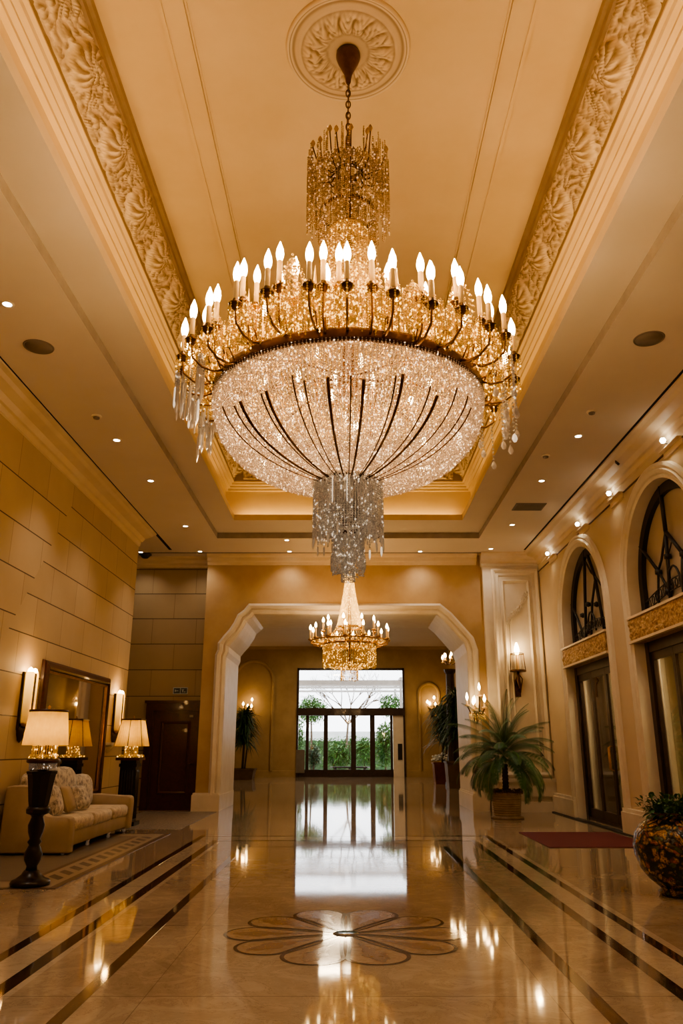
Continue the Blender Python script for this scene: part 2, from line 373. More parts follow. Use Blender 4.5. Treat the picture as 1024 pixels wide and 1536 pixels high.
# -------- crowns, slot
CR = [(0, 0), (.40, 0), (.40, -.03), (.33, -.05), (.28, -.09), (.14, -.13), (.08, -.20), (.04, -.21), (.03, -.30), (0, -.31)]
mb = MB().sweep([(-XW, YN, ZS), (-XW, 17.2, ZS)], (0, 0, 1), CR); struct(mb.build('trim_11', M['cream']))
mb = MB().sweep([(XW, YF, ZS), (XW, YN, ZS)], (0, 0, 1), CR); struct(mb.build('trim_12', M['cream']))
CR2 = [(0, 0), (.22, 0), (.20, -.04), (.12, -.08), (.10, -.16), (.04, -.19), (.03, -.25), (0, -.26)]
mb = MB().sweep([(-6.6, YF+.3, ZS), (-3.62, YF+.3, ZS)], (0, 0, 1), CR2); mb.sweep([(-3.62, YF, ZS), (3.3, YF, ZS)], (0, 0, 1), CR2)
struct(mb.build('trim_13', M['cream']))
mb = MB(); mb.box(-4.50, -4.43, YN, 18.7, ZS-.004, ZS+.01); mb.box(4.41, 4.47, YN, 18.7, ZS-.004, ZS+.01); mb.box(-6.4, 4.9, 18.98, 19.03, ZS-.004, ZS+.01); struct(mb.build('trim_14', M['slot']))  # flat black strips standing in for the dark inside the slots
# -------- soffits
def frame(name, xo0, xo1, yo0, yo1, xi0, xi1, yi0, yi1, z, mt):
    mb = MB()
    mb.add([(xo0, yo0, z), (xo1, yo0, z), (xo1, yo1, z), (xo0, yo1, z), (xi0, yi0, z), (xi1, yi0, z), (xi1, yi1, z), (xi0, yi1, z)], [(0, 1, 5, 4), (1, 2, 6, 5), (2, 3, 7, 6), (3, 0, 4, 7)])
    return struct(mb.build(name, mt, fix=False))
frame('ceiling_soffit_outer', -6.9, 5.3, YN, YF+.5, -3.11, 3.11, YN+.6, 17.6, ZS, M['soffit'])
mb = MB().sweep([(-3.11, YN+.6, ZS), (3.11, YN+.6, ZS), (3.11, 17.6, ZS), (-3.11, 17.6, ZS)], (0, 0, 1), [(0, 0), (0, ZI-ZS)], closed=True, pclosed=False); struct(mb.build('trim_15', M['riser'], fix=False))
frame('ceiling_soffit_inner', -3.11, 3.11, YN+.6, 17.6, -LX, LX, YN+1.2, LY, ZI, M['soffit'])
RECT = [(-LX, YN+1.2, 0), (LX, YN+1.2, 0), (LX, LY, 0), (-LX, LY, 0)]
mb = MB().sweep(RECT, (0, 0, 1), [(0, ZI), (0, ZI+.13), (.05, ZI+.13), (.05, ZI+.04), (.26, ZI+.04)], closed=True, pclosed=False); struct(mb.build('trim_16', M['cream'], fix=False))
mb = MB().sweep(RECT, (0, 0, 1), [(.26, ZI+.04), (.26, 7.10)], closed=True, pclosed=False); struct(mb.build('wall_cove', M['coffer'], fix=False))
mb = MB().sweep(RECT, (0, 0, 1), [(.26, 7.08), (.20, 7.09), (.20, 7.13), (.15, 7.15), (.15, 7.18), (.10, 7.20), (.09, 7.24), (.05, 7.25), (.05, 7.28)], closed=True, pclosed=False); struct(mb.build('trim_17', M['coffer'], fix=False))
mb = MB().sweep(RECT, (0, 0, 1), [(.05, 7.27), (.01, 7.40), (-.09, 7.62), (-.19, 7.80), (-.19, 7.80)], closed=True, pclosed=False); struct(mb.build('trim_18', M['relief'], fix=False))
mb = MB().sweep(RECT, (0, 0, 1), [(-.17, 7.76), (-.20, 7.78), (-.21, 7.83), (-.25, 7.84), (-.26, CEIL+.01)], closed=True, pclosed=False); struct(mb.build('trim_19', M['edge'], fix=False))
struct(quadz(-LX, LX, YN, LY+.2, CEIL).build('ceiling_coffer', M['coffer'], fix=False))
# long flat bands on the coffer ceiling
for k, sx in ((0, -1), (1, 1)):
    mb = MB(); xc = 1.61*sx
    for a, b, h in ((-.13, -.09, .03), (-.09, .10, .012), (.10, .115, .03), (.125, .14, .02)):
        u, v = sorted((xc+sx*-a, xc+sx*-b)); mb.box(u, v, YN, LY, CEIL-h, CEIL)
    struct(mb.build('trim_%d' % (20+k), M['coffer']))
# carved frieze relief on the two long coves
def lerp(a, b, t): return a+(b-a)*t
MED = [5.62+.968*k for k in range(-7, 12)]
for k, sx in ((0, -1), (1, 1)):
    vs = []; fs = []; nu, nv = 900, 30; y0, y1 = YN+1.6, LY-.1
    for i in range(nu+1):
        y = lerp(y0, y1, i/nu)
        for j in range(nv+1):
            t = j/nv; x = lerp(2.615, 2.40, t**1.15); z = lerp(7.30, 7.78, t)
            q = Vector((y*1.0, t*.6, k*7.3)); w = noise.noise_vector(q*2.2)*.30
            h = abs(noise.noise((q+w)*7.5))*1.0+abs(noise.noise((q+w*1.6)*17))*.5
            edge = min(1, t/.12, (1-t)/.12)
            dm = min(((y-m)/.23)**2+((t-.52)/.42)**2 for m in MED)
            if dm < 1:
                dome = sqrt(1-dm); m = min(MED, key=lambda v: abs(v-y)); an = atan2((t-.52)*.5, y-m); rr = sqrt(dm)
                h = dome*1.25+.34*(.5+.5*cos(an*9+rr*9))*min(1, rr*3)*min(1, (1-rr)*5)+h*.3
            else:
                ph = ((y-MED[0])/.968) % 1
                h = h*.62+.22*(.5+.5*sin(ph*2*pi*3+sin(t*6)*2.2))
            d = .115*h*edge
            vs.append((sx*(x-d*.85), y, z-d*.45))
    for i in range(nu):
        for j in range(nv):
            a = i*(nv+1)+j; fs.append((a, a+1, a+nv+2, a+nv+1))
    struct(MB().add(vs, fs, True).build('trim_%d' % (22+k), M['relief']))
# far frieze
vs = []; fs = []; nu, nv = 320, 24
for i in range(nu+1):
    x = lerp(-2.4, 2.4, i/nu)
    for j in range(nv+1):
        t = j/nv; y = lerp(LY+.045, LY-.18, t); z = lerp(7.30, 7.78, t); q = Vector((x, t*.6, 21)); w = noise.noise_vector(q*2.2)*.3
        h = abs(noise.noise((q+w)*7.5))+abs(noise.noise((q+w)*16))*.5; dm = min(((x-m*.97)/.23)**2+((t-.5)/.42)**2 for m in range(-2, 3))
        if dm < 1: h = sqrt(1-dm)*1.1+h*.35
        d = .10*h*min(1, t/.1, (1-t)/.1); vs.append((x, y-d*.8, z-d*.45))
for i in range(nu):
    for j in range(nv):
        a = i*(nv+1)+j; fs.append((a, a+1, a+nv+2, a+nv+1))
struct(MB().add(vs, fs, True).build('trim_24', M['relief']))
# ceiling rosette (plaster medallion)
cx, cy = 0.0, 5.8
vs = []; fs = []; nr, na = 56, 224
for i in range(nr+1):
    rr = .60*i/nr
    for j in range(na):
        a = 2*pi*j/na; h = .02
        if rr > .565: h = .045*sqrt(max(0, 1-((rr-.583)/.019)**2))
        elif rr > .53: h = .022+.02*(rr-.53)/.035
        elif rr > .455: h = .05-.028*((rr-.455)/.075)**2
        elif rr > .20:
            t = (rr-.20)/.255; pet = abs(cos(a*8+.5*sin(t*4))); q = Vector((cos(a)*rr, sin(a)*rr, 3))
            h = .045+.050*sin(pi*min(1, t*1.0))*(.25+.75*pet)*(.75+.25*abs(sin(t*7+2*cos(a*16))))+.045*abs(noise.noise(q*11))*sin(pi*t)
        else: h = .045
        vs.append((cx+rr*cos(a), cy+rr*sin(a), CEIL-h))
for i in range(nr):
    for j in range(na):
        k = (j+1) % na; fs.append((i*na+j, i*na+k, (i+1)*na+k, (i+1)*na+j))
for j in range(na): vs.append((cx+.602*cos(2*pi*j/na), cy+.602*sin(2*pi*j/na), CEIL))
o = len(vs)-na
for j in range(na): k = (j+1) % na; fs.append((nr*na+j, nr*na+k, o+k, o+j))
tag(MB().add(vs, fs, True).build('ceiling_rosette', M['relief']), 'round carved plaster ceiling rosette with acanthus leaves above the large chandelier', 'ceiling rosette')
# -------- floor inlays
def U_strip(xl0, xl1, xr0, xr1, y1, w, z=.0015):
    mb = MB(); mb.box(xl0, xl1, YN, y1, 0, z); mb.box(xr0, xr1, YN, y1, 0, z)
    if w: mb.box(xl1, xr0, y1-w, y1, 0, z)
    return mb
struct(U_strip(-1.61, -1.525, 1.40, 1.49, 12.45, .03).build('trim_25', M['strip']))
struct(U_strip(-2.16, -2.05, 1.94, 2.04, 13.3, .10).build('trim_26', M['strip']))
struct(U_strip(-2.48, -2.39, 2.26, 2.35, 13.95, .10).build('trim_27', M['strip']))
FC = (-.02, 6.78); NP = 10
def petal(r0, r1, w, n=14):
    pts = []                                       # teardrop outline along +X
    for i in range(n+1): t = i/n; pts.append((lerp(r0, r1-w, t), w*(.06+.94*t**1.25)))
    for i in range(1, 16): a = pi/2-pi*i/16; pts.append((r1-w+w*cos(a), w*sin(a)))
    for i in range(n, -1, -1): t = i/n; pts.append((lerp(r0, r1-w, t), -w*(.06+.94*t**1.25)))
    return pts
def plates(shape, z, z2=None):
    mb = MB()
    for k in range(NP):
        a = 2*pi*k/NP; vs = [(FC[0]+x*cos(a)-y*sin(a), FC[1]+x*sin(a)+y*cos(a), z) for x, y in shape]
        tri = tessellate_polygon([[Vector((v[0], v[1], 0)) for v in vs]]); q = []
        for t in tri:
            A, B, C_ = [Vector(vs[i]) for i in t]; q.append(tuple(t) if (B-A).cross(C_-A).z > 0 else tuple(reversed(t)))
        mb.add(vs, q)
    return mb
struct(plates(petal(.03, .965, .238), .0018).build('trim_28', M['strip'], fix=False))
struct(plates(petal(.12, .94, .205), .0024).build('trim_29', M['inlay_lt'], fix=False))
mb = MB().lathe([(0, .004), (.10, .004), (.105, 0)], 32, (FC[0], FC[1], 0)); struct(mb.build('trim_30', M['inlay_bl']))
# figured motif inside each petal
mb = MB()
for k in range(NP):
    a = 2*pi*k/NP; st = len(mb.v)
    for rr, w, s in ((.70, .09, .9), (.80, .06, .7), (.58, .05, .9), (.46, .025, 1.2)):
        pts = [(rr+s*.11*cos(q)*(1+.25*cos(5*q)), w*sin(q)*(1+.2*cos(3*q+rr*9)), .0032) for q in [2*pi*i/22 for i in range(22)]]
        pts.append((rr, 0, .003)); mb.add(pts, [(i, (i+1) % 22, 22) for i in range(22)])
    mb.xf(Matrix.Translation((FC[0], FC[1], 0)) @ Matrix.Rotation(a, 4, 'Z'), st)
M['motif'] = mat('brown_motif_inlay', (.26, .14, .065), (.38, .25, .14), .10, sc=16, coat=.5)
struct(mb.build('trim_31', M['motif'], fix=False))
# ================================================================== GREAT CHANDELIER
CX, CY = 0.0, 5.8; ZR = 4.14; RR = 1.10
ch = thing('crystal_chandelier', 'huge gilded crystal chandelier with candle bulbs and beaded bowl hanging from the ceiling rosette', 'chandelier', (CX, CY, 0))
mb = MB().lathe([(0, 7.845), (.05, 7.85), (.115, 7.84), (.118, 7.80), (.10, 7.74), (.065, 7.66), (.035, 7.58), (.025, 7.50), (.012, 7.47), (0, 7.47)], 32); mb.build('canopy', M['bronze'], ch)
mb = MB(); z = 7.47; k = 0
while z > 6.86:                                    # chain of oval links
    pts = [(.020*cos(q)*(1 if k % 2 else 0), .020*cos(q)*(0 if k % 2 else 1), z-.042+.044*sin(q)) for q in [2*pi*i/12 for i in range(13)]]
    mb.tube(pts, .0065, 6, False); z -= .066; k += 1
mb.tube([(.012*cos(t*4.1), .014*sin(t*4.1), 7.5-t*.7) for t in [i/30 for i in range(31)]], .004, 6)
mb.build('chain', M['bronze'], ch)
mb = MB().lathe([(.0, 6.88), (.018, 6.87), (.028, 6.80), (.02, 6.6), (.03, 6.5), (.022, 6.3), (.035, 6.0), (.03, 5.2), (.04, 5.0), (.05, 4.6), (.08, 4.4), (.10, 4.2), (.0, 4.18)], 16); mb.build('stem', M['bronze'], ch)
def ring(z, r, h, t, mt, name, n=72, par=None): return MB().lathe([(r-t, z), (r, z-.2*h), (r+.1*t, z+.5*h), (r, z+h), (r-t, z+h), (r-t, z)], n).build(name, mt, par or ch)
ring(6.44, .11, .05, .02, M['bronze'], 'crown_ring'); ring(5.98, .25, .03, .015, M['bronze'], 'crown_ring'); ring(5.80, .17, .02, .015, M['brass'], 'crown_ring')
cw = MB(); pts = []
for k in range(16):
    a = 2*pi*k/16+.1; r1 = .36 if k % 2 else .26; zt = 6.58 if k % 2 else 6.68+.04*(k%3); ca, sa = cos(a), sin(a)
    path = [(.11, 6.46), (.16, 6.38), (.22*r1/.3, 6.40), (r1*.9, 6.47), (r1, zt)]
    cw.tube([(r*ca, r*sa, z) for r, z in path], .006, 6)
    MB().lathe([(0, zt), (.012, zt+.01), (.022, zt+.035), (.014, zt+.06), (.005, zt+.07), (0, zt+.085)], 8, (r1*ca, r1*sa, 0)).build('crown_finial', M['cr_dark'], ch)
cw.build('crown_arms', M['bronze'], ch)
for i in range(150):                               # crown bead strands
    a = random.random()*2*pi; r = random.choice([.37, .36, .34, .30, .26]); hang(pts, r*cos(a), r*sin(a), 6.50+random.uniform(-.1, .18), random.uniform(5.78, 6.02), .021)
for i in range(56):
    a = 2*pi*i/56; r = .25; hang(pts, r*cos(a), r*sin(a), 6.0, 5.45+.1*random.random(), .021)
for i in range(110):                               # inner strands tying crown to rings
    a = random.random()*2*pi; r0 = .12; r1 = .37; n = 20
    for j in range(n): t = j/n; r = lerp(r0, r1, t); pts.append((r*cos(a), r*sin(a), 6.46+.10*sin(t*pi)*random.random()-.16*t*t))
for i in range(60):
    a = random.random()*2*pi; n = 24
    for j in range(n): t = j/n; r = lerp(.27, .20, t); pts.append((r*cos(a), r*sin(a), lerp(5.98, 5.2, t)))
for i in range(26):
    a = random.random()*2*pi; hang(pts, .11*cos(a), .11*sin(a), 6.44, 5.82, .022)
beads('crown_strands', pts, .0082, M['cr_dark'], ch)
# slender beaded column between the crown and the candle ring
pts = []
for i in range(96):
    a = 2*pi*i/96; n = 58
    for j in range(n):
        t = j/n; r = lerp(.17, .36, t**1.8)+.05*(1-t)*sin(t*8)**2; pts.append((r*cos(a), r*sin(a), lerp(5.80, 4.45, t)))
beads('column_strands', pts, .0085, M['cr_gold'], ch)
# main bronze ring
mb = MB().lathe([(RR-.03, ZR-.045), (RR+.005, ZR-.05), (RR+.014, ZR-.02), (RR+.008, ZR+.0), (RR+.014, ZR+.03), (RR+.004, ZR+.05), (RR-.03, ZR+.05), (RR-.03, ZR-.045)], 128); mb.build('bronze_ring', M['bronze'], ch)
mb = MB()
for k in range(8):
    a = 2*pi*k/8; mb.tube([(.06*cos(a), .06*sin(a), 4.36), (.55*cos(a), .55*sin(a), 4.30), (1.08*cos(a), 1.08*sin(a), ZR)], .009, 6)
mb.build('spokes', M['bronze'], ch)
# beaded bowl
BD = .70
def bowl(t, off=0.0):                               # t 0 at the rim .. 1 at the centre
    p = t*pi/2; r = (RR-.015+off)*cos(p)**.86*(1+.035*sin(2*p)); return r, ZR-.03-(BD+off)*sin(p)**.95
pts = []; sz = []
import bisect
N = 240; arcs = [bowl(i/N) for i in range(N+1)]; Ls = [0]
for i in range(N): Ls.append(Ls[-1]+sqrt((arcs[i+1][0]-arcs[i][0])**2+(arcs[i+1][1]-arcs[i][1])**2))
d = 0
while d < Ls[-1]-.02:
    i = min(bisect.bisect(Ls, d)-1, N-1); t = (i+(d-Ls[i])/(Ls[i+1]-Ls[i]+1e-9))/N; r, z = bowl(t)
    n = max(10, int(2*pi*r/.0150))
    lvl = 2**round(math.log2(max(n, 12)/320)) if False else 1
    for k in range(n):
        a = 2*pi*(k+.3*random.random())/n; q = random.uniform(-.006, .009); pts.append(((r+q)*cos(a), (r+q)*sin(a), z+random.uniform(-.006, .006)-q*.5)); sz.append(.0066)
    d += .0145
beads('bowl_beads', pts, sz, M['cr_bowl'], ch)
pts = []
for i in range(210):                               # inner layer
    a = 2*pi*i/210
    for j in range(66):
        r, z = bowl(j/72, -.05); 
        if random.random() < min(1, r/.5): pts.append((r*cos(a), r*sin(a), z))
beads('bowl_inner_beads', pts, .0085, M['cr_bowl'], ch)
for k in range(17):                                # curved ribs, gathered on the near face
    a = -pi/2+(k-8)*.135+.045*sin(k*2.7); t0 = .17+.10*random.random(); rr = .013 if k in (2, 4, 7, 9, 11, 13) else .0065
    P = [bowl(lerp(t0, .97, j/22), .016) for j in range(23)]
    MB().tube([(r*cos(a), r*sin(a), z) for r, z in P], [rr*(1-.55*j/22) for j in range(23)], 6).build('bowl_rib', M['bronze'], ch)
rim = []
for i in range(250):                               # short fringe just under the ring
    a = 2*pi*i/250; hang(rim, (RR+.006)*cos(a), (RR+.006)*sin(a), ZR-.03, ZR-.08-.05*random.random(), .018)
beads('ring_fringe', rim, .0085, M['cr_bowl'], ch)
for k in range(14):
    a = 2*pi*k/14+.3; r, z = bowl(.34 if k % 2 else .56, -.09)
    MB().lathe([(0, -.035), (.016, -.028), (.022, 0), (.014, .024), (0, .03)], 12, (r*cos(a), r*sin(a), z)).build('bowl_bulb', M['bulb'], ch)
# candle arms
M['gilt'] = mat('aged_gilt', (.42, .24, .09), (.24, .13, .05), .35, 1, sc=8)
def make_arm(r0, r1, z0, z1, tall, zt, name='candle_arm'):
    arm = MB().tube([(r0, 0, z0), (r0+.3*(r1-r0), 0, z0-.04), (r0+.65*(r1-r0), 0, z0-.03), (r0+.95*(r1-r0), 0, z0+.03), (r1, 0, z1-.03), (r1, 0, z1)], [.011, .01, .009, .008, .008, .01], 8)
    arm.tube([(r0+.12*(r1-r0), 0, z0+.0), (r0+.3*(r1-r0), 0, z0+.09), (r0+.5*(r1-r0), 0, z0+.07), (r0+.45*(r1-r0), 0, z0+.02)], .006, 6)
    o = arm.build(name, M['gilt'], ch)
    MB().lathe([(0, z1-.03), (.02, z1-.03), (.03, z1-.01), (.048, z1+.0), (.052, z1+.012), (.03, z1+.012), (.022, z1+.05), (0, z1+.05)], 12, (r1, 0, 0)).build('candle_cup', M['bronze'] if tall else M['brass'], o)
    MB().lathe([(.0, z1+.01), (.019, z1+.01), (.019, zt-.15), (.015, zt-.14), (0, zt-.14)], 12, (r1, 0, 0)).build('candle_sleeve', M['candle'], o)
    MB().lathe([(0, zt-.15), (.016, zt-.148), (.026, zt-.115), (.029, zt-.085), (.024, zt-.045), (.012, zt-.01), (.004, zt+.015), (0, zt+.02)], 12, (r1, 0, 0)).build('flame_bulb', M['flame'], o)
    d = []
    for q in range(6): b = 2*pi*q/6; hang(d, r1+.047*cos(b), .047*sin(b), z1-.0, z1-.10, .02)
    beads('cup_drops', d, .0085, M['cr_gold'], o)
    return o
protos = [make_arm(1.09, 1.36, ZR+.02, 4.32, 1, 4.66), make_arm(1.06, 1.20, ZR+.06, 4.46, 1, 4.83), make_arm(.80, .98, ZR+.12, 4.56, 0, 4.93), make_arm(.5, .72, ZR+.2, 4.62, 0, 5.02)]
for p_i, (p, n, ph) in enumerate(zip(protos, (30, 22, 17, 10), (.11, .0, .22, .1))):
    for k in range(n):
        o = p if k == 0 else copy_tree(p, ch); o.rotation_euler = (0, 0, 2*pi*(k+random.uniform(-.07, .07))/n+ph); o.location.z = random.uniform(-.05, .05)
# golden strands and crystal tufts around the candle arms
pts = []
for i in range(1150):
    a = random.random()*2*pi; r = random.uniform(.78, 1.34); zt = 4.24+.30*max(0, 1-abs(r-1.02)/.34)*random.random()+.04*random.random()
    hang(pts, r*cos(a), r*sin(a), zt+.08, max(ZR+.05 if r < 1.12 else ZR-.02+.2*(r-1.1), zt-.30), .020)
for k in range(34):
    a = 2*pi*k/34+.12; r = 1.02+.16*(k % 2); zc = 4.30; w = .11; top = 4.60+.11*(k % 3)
    for q in range(34):                             # pear-shaped tufts
        b = random.random()*2*pi; rr = w*sqrt(random.random())
        for j in range(13):
            t = j/13; f = sin(pi*min(1, t*1.1+.05))**.6; pts.append(((r+rr*f*cos(b))*cos(a)-rr*f*sin(b)*sin(a), (r+rr*f*cos(b))*sin(a)+rr*f*sin(b)*cos(a), lerp(4.2, top, t)))
for i in range(120):                                # swags from column to ring
    a = 2*pi*i/120
    for j in range(36): t = j/36; r = lerp(.30, 1.02, t); pts.append((r*cos(a), r*sin(a), lerp(4.75, 4.25, t)-.16*sin(pi*t)))
beads('gold_strands', pts, .0082, M['cr_gold'], ch)
# tall crystal spires between candles
for k in range(22):
    a = 2*pi*k/22+.2; r = 1.05; zt = 4.66+.08*(k % 2)
    MB().lathe([(0, 4.35), (.018, 4.40), (.03, 4.45), (.012, 4.50), (.022, 4.54), (.008, 4.58), (.012, 4.61), (.002, zt), (0, zt+.01)], 6, (r*cos(a), r*sin(a), 0), smooth=False).build('crystal_spire', M['cr_gold'], ch)
# long prisms hanging from the arms at the two flanks
pr = MB(); dp = []
for k in range(34):
    sd = 1 if k % 2 else -1; a = (0 if sd > 0 else pi)+random.uniform(-.52, .52); r = random.uniform(1.24, 1.44); zt = 4.27
    ln = random.uniform(.22, .50)
    if sd < 0:
        for q in range(5):
            ox, oy = random.uniform(-.035, .035), random.uniform(-.035, .035); l2 = ln*random.uniform(.6, 1)
            hang(dp, r*cos(a)+ox, r*sin(a)+oy, zt, zt-l2*.4, .02)
            pr.lathe([(0, zt-l2*.4), (.009, zt-l2*.45), (.010, zt-l2*.9), (0, zt-l2)], 4, (r*cos(a)+ox, r*sin(a)+oy, 0), smooth=False)
    else:
        hang(dp, r*cos(a), r*sin(a), zt, zt-ln, .034)
        pr.lathe([(0, zt-ln+.01), (.016, zt-ln-.01), (.024, zt-ln-.04), (.012, zt-ln-.065), (0, zt-ln-.07)], 6, (r*cos(a), r*sin(a), 0), smooth=False)
beads('flank_strands', dp, .011, M['cr_silver'], ch); pr.build('flank_prisms', M['cr_silver'], ch)['kind'] = 'stuff'
# tail under the bowl
ring(3.42, .27, .02, .02, M['bronze'], 'tail_ring'); ring(3.05, .12, .02, .02, M['bronze'], 'tail_ring')
MB().lathe([(.0, 3.45), (.13, 3.44), (.12, 3.16), (.06, 3.1), (.0, 3.08)], 24).build('tail_core', M['steel'], ch)
tl = MB(); dp = []
for k in range(64):
    a = 2*pi*k/64; r = .275; l = .40+.13*random.random(); hang(dp, r*cos(a), r*sin(a), 3.45, 3.45-l, .019)
    if k % 3 == 0: tl.lathe([(0, 3.45-l), (.008, 3.44-l), (.008, 3.39-l), (0, 3.36-l)], 4, (r*cos(a), r*sin(a), 0), smooth=False)
for k in range(70):
    a = 2*pi*k/70+.02; r = .23; tl.lathe([(0, 3.44), (.007, 3.43), (.007, 3.22), (0, 3.20)], 4, (r*cos(a), r*sin(a), 0), smooth=False); hang(dp, r*cos(a), r*sin(a), 3.20, 3.03-.1*random.random(), .019)
for k in range(50):
    a = 2*pi*k/50; 
    for j in range(40): t = j/40; r = lerp(.19, .105, t**.6)+.02*sin(t*9); dp.append((r*cos(a), r*sin(a), lerp(3.22, 2.72-.06*random.random(), t)))
for k in range(120):                                # ruffle where the bowl gathers
    a = random.random()*2*pi; r = random.uniform(.06, .30); hang(dp, r*cos(a), r*sin(a), 3.50-.05*random.random(), 3.34, .017)
for k in range(20):
    a = 2*pi*k/20; hang(dp, .05*cos(a), .05*sin(a), 2.85, 2.62, .018)
beads('tail_strands', dp, .0085, M['cr_silver'], ch); tl.build('tail_prisms', M['cr_silver'], ch)['kind'] = 'stuff'

# ================================================================== SECOND CHANDELIER
c2 = thing('crystal_chandelier', 'smaller gold candle chandelier with cone of beads hanging before the wide opening to the entrance', 'chandelier', (.03, 18.15, 0)); ch = c2
mb = MB().lathe([(0, ZS-.001), (.13, ZS-.001), (.12, ZS-.06), (.05, ZS-.12), (0, ZS-.12)], 24); mb.build('canopy', M['bronze'], c2)
mb = MB(); mb.tube([(0, 0, ZS-.11), (0, 0, 5.4)], .014, 8); mb.tube([(0, 0, 5.4), (0, 0, 3.2)], .03, 8); mb.build('stem', M['bronze'], c2)
ring(5.38, .10, .03, .02, M['brass'], 'crown_ring', 32); ring(4.12, .32, .04, .02, M['brass'], 'cone_ring', 48)
ring(3.72, .64, .05, .02, M['brass'], 'basket_ring', 64); ring(3.26, .60, .03, .02, M['brass'], 'basket_ring', 64); ring(3.80, .92, .03, .02, M['brass'], 'candle_ring', 64)
pts = []
for i in range(44):
    a = 2*pi*i/44
    for j in range(70): t = j/70; r = lerp(.09, .30, t**1.3); pts.append((r*cos(a), r*sin(a), lerp(5.40, 4.14, t)))
for i in range(24):
    a = 2*pi*i/24; hang(pts, .14*cos(a), .14*sin(a), 5.46, 5.30, .02)
beads('cone_strands', pts, .0125, crystal('crystal_glow', (1, .8, .45), .55, em=1.5, sparkle=3, thresh=.8, emc=(1, .66, .22)), c2)  # cone beads carry their lit look as emission
pts = []
for i in range(90):
    a = 2*pi*i/90; hang(pts, .62*cos(a), .62*sin(a), 3.74, 3.24-.05*random.random(), .024)
    if i % 2: hang(pts, .20*cos(a), .20*sin(a), 3.24, 2.92-.02*random.random(), .024)
    if i % 2:
        for j in range(26): t = j/26; r = lerp(.32, .88, t); pts.append((r*cos(a), r*sin(a), lerp(4.12, 3.84, t)-.18*sin(pi*t)))
    for j in range(16): t = j/16; r = lerp(.60, .2, t); pts.append((r*cos(a), r*sin(a), 3.27-.06*sin(pi*t)))
for i in range(160):
    a = random.random()*2*pi; r = random.uniform(.3, .85); hang(pts, r*cos(a), r*sin(a), 4.0*1-.1*random.random()-.25*r, 3.74, .024)
beads('basket_strands', pts, .0115, M['cr_gold'], c2)
def make_arm2(r0, r1, z0, z1, zt):
    o = MB().tube([(r0, 0, z0), (r0+.4*(r1-r0), 0, z0-.09), (r1-.02, 0, z0-.05), (r1, 0, z1)], .014, 6).build('candle_arm', M['brass'], c2)
    MB().lathe([(0, z1-.04), (.05, z1-.01), (.06, z1+.015), (.025, z1+.02), (0, z1+.02)], 10, (r1, 0, 0)).build('candle_cup', M['brass'], o)
    MB().lathe([(0, z1), (.022, z1), (.022, zt-.13), (0, zt-.13)], 8, (r1, 0, 0)).build('candle_sleeve', M['candle'], o)
    MB().lathe([(0, zt-.14), (.024, zt-.12), (.032, zt-.08), (.018, zt-.03), (0, zt)], 8, (r1, 0, 0)).build('flame_bulb', M['flame'], o); return o
for (p, n, ph) in ((make_arm2(.60, .92, 3.80, 3.84, 4.20), 14, .12), (make_arm2(.36, .62, 3.95, 4.06, 4.40), 9, .3)):
    for k in range(n):
        o = p if k == 0 else copy_tree(p, c2); o.rotation_euler = (0, 0, 2*pi*k/n+ph)

# ================================================================== CEILING FITTINGS
def at(px, py, z=None, x=None, y=None):
    p = R(17.16); dx, dy, dz = px-522, 1150*cos(p)-(768-py)*sin(p), 1150*sin(p)+(768-py)*cos(p)
    t = ((z-HC)/dz) if z is not None else (x/dx if x is not None else y/dy)
    return dx*t, dy*t, HC+dz*t
DOWN = []
dl = [(11, 456, 'left soffit, the one nearest the camera'), (175, 660, 'left soffit, second from the camera'), (226, 721, 'left soffit, third from the camera'), (278, 789, 'left soffit, fourth from the camera'),
      (300, 827, 'far end of the left soffit above the door recess'), (211, 828, 'recess ceiling beside the black dome, behind the stone wall'), (430, 810, 'far soffit left of the chandelier tail, nearest'), (434, 827, 'far soffit left of the chandelier tail, farther'),
      (630, 827, 'far soffit right of the chandelier tail'), (736, 823, 'far right soffit corner above the wall panel'), (768, 787, 'right soffit, beside the air vent'), (812, 721, 'right soffit, beyond the grey detector'), (867, 654, 'right soffit, nearest the camera')]
root = None
for px, py, lb in dl:
    x, y, z = at(px, py, ZS); DOWN.append((x, y, z))
    if root is None:
        root = thing('recessed_downlight', '', 'ceiling light')
        MB().lathe([(.045, -.004), (.062, -.012), (.078, -.008), (.08, 0), (.045, 0)], 24).build('trim_ring', M['white'], root)
        MB().lathe([(0, -.006), (.052, -.006), (.054, 0), (0, 0)], 20).build('lens', M['lens'], root)
        o = root
    else: o = copy_tree(root)
    o.location = (x, y, z); tag(o, 'recessed downlight in the '+lb, group='recessed downlights in the soffits')
for px, py, lb in ((145, 624, 'small grey round ceiling detector on the left soffit beside the downlight'), (887, 617, 'small grey round ceiling detector on the right soffit nearest the camera'), (818, 683, 'small grey round ceiling detector on the right soffit between two downlights')):
    x, y, z = at(px, py, ZS); t = thing('ceiling_detector', lb, 'detector', (x, y, z), group='ceiling detectors')
    MB().lathe([(0, 0), (.075, 0), (.072, -.018), (.06, -.024), (0, -.024)], 20).build('mount_plate', M['white'], t)
    MB().lathe([(0, -.024), (.05, -.024), (.045, -.045), (.02, -.055), (0, -.055)], 16).build('sensor_head', M['steel'], t)
for px, py, lb in ((58, 520, 'round grey ceiling speaker grille on the left soffit'), (973, 508, 'round grey ceiling speaker grille on the right soffit')):
    x, y, z = at(px, py, ZS); t = thing('ceiling_speaker', lb, 'speaker', (x, y, z), group='ceiling speakers')
    MB().lathe([(.165, 0), (.165, -.008), (.18, -.01), (.185, 0)], 40).build('rim', M['grille'], t); MB().lathe([(0, -.007), (.166, -.006), (.166, 0), (0, 0)], 40).build('grille', M['grille'], t)
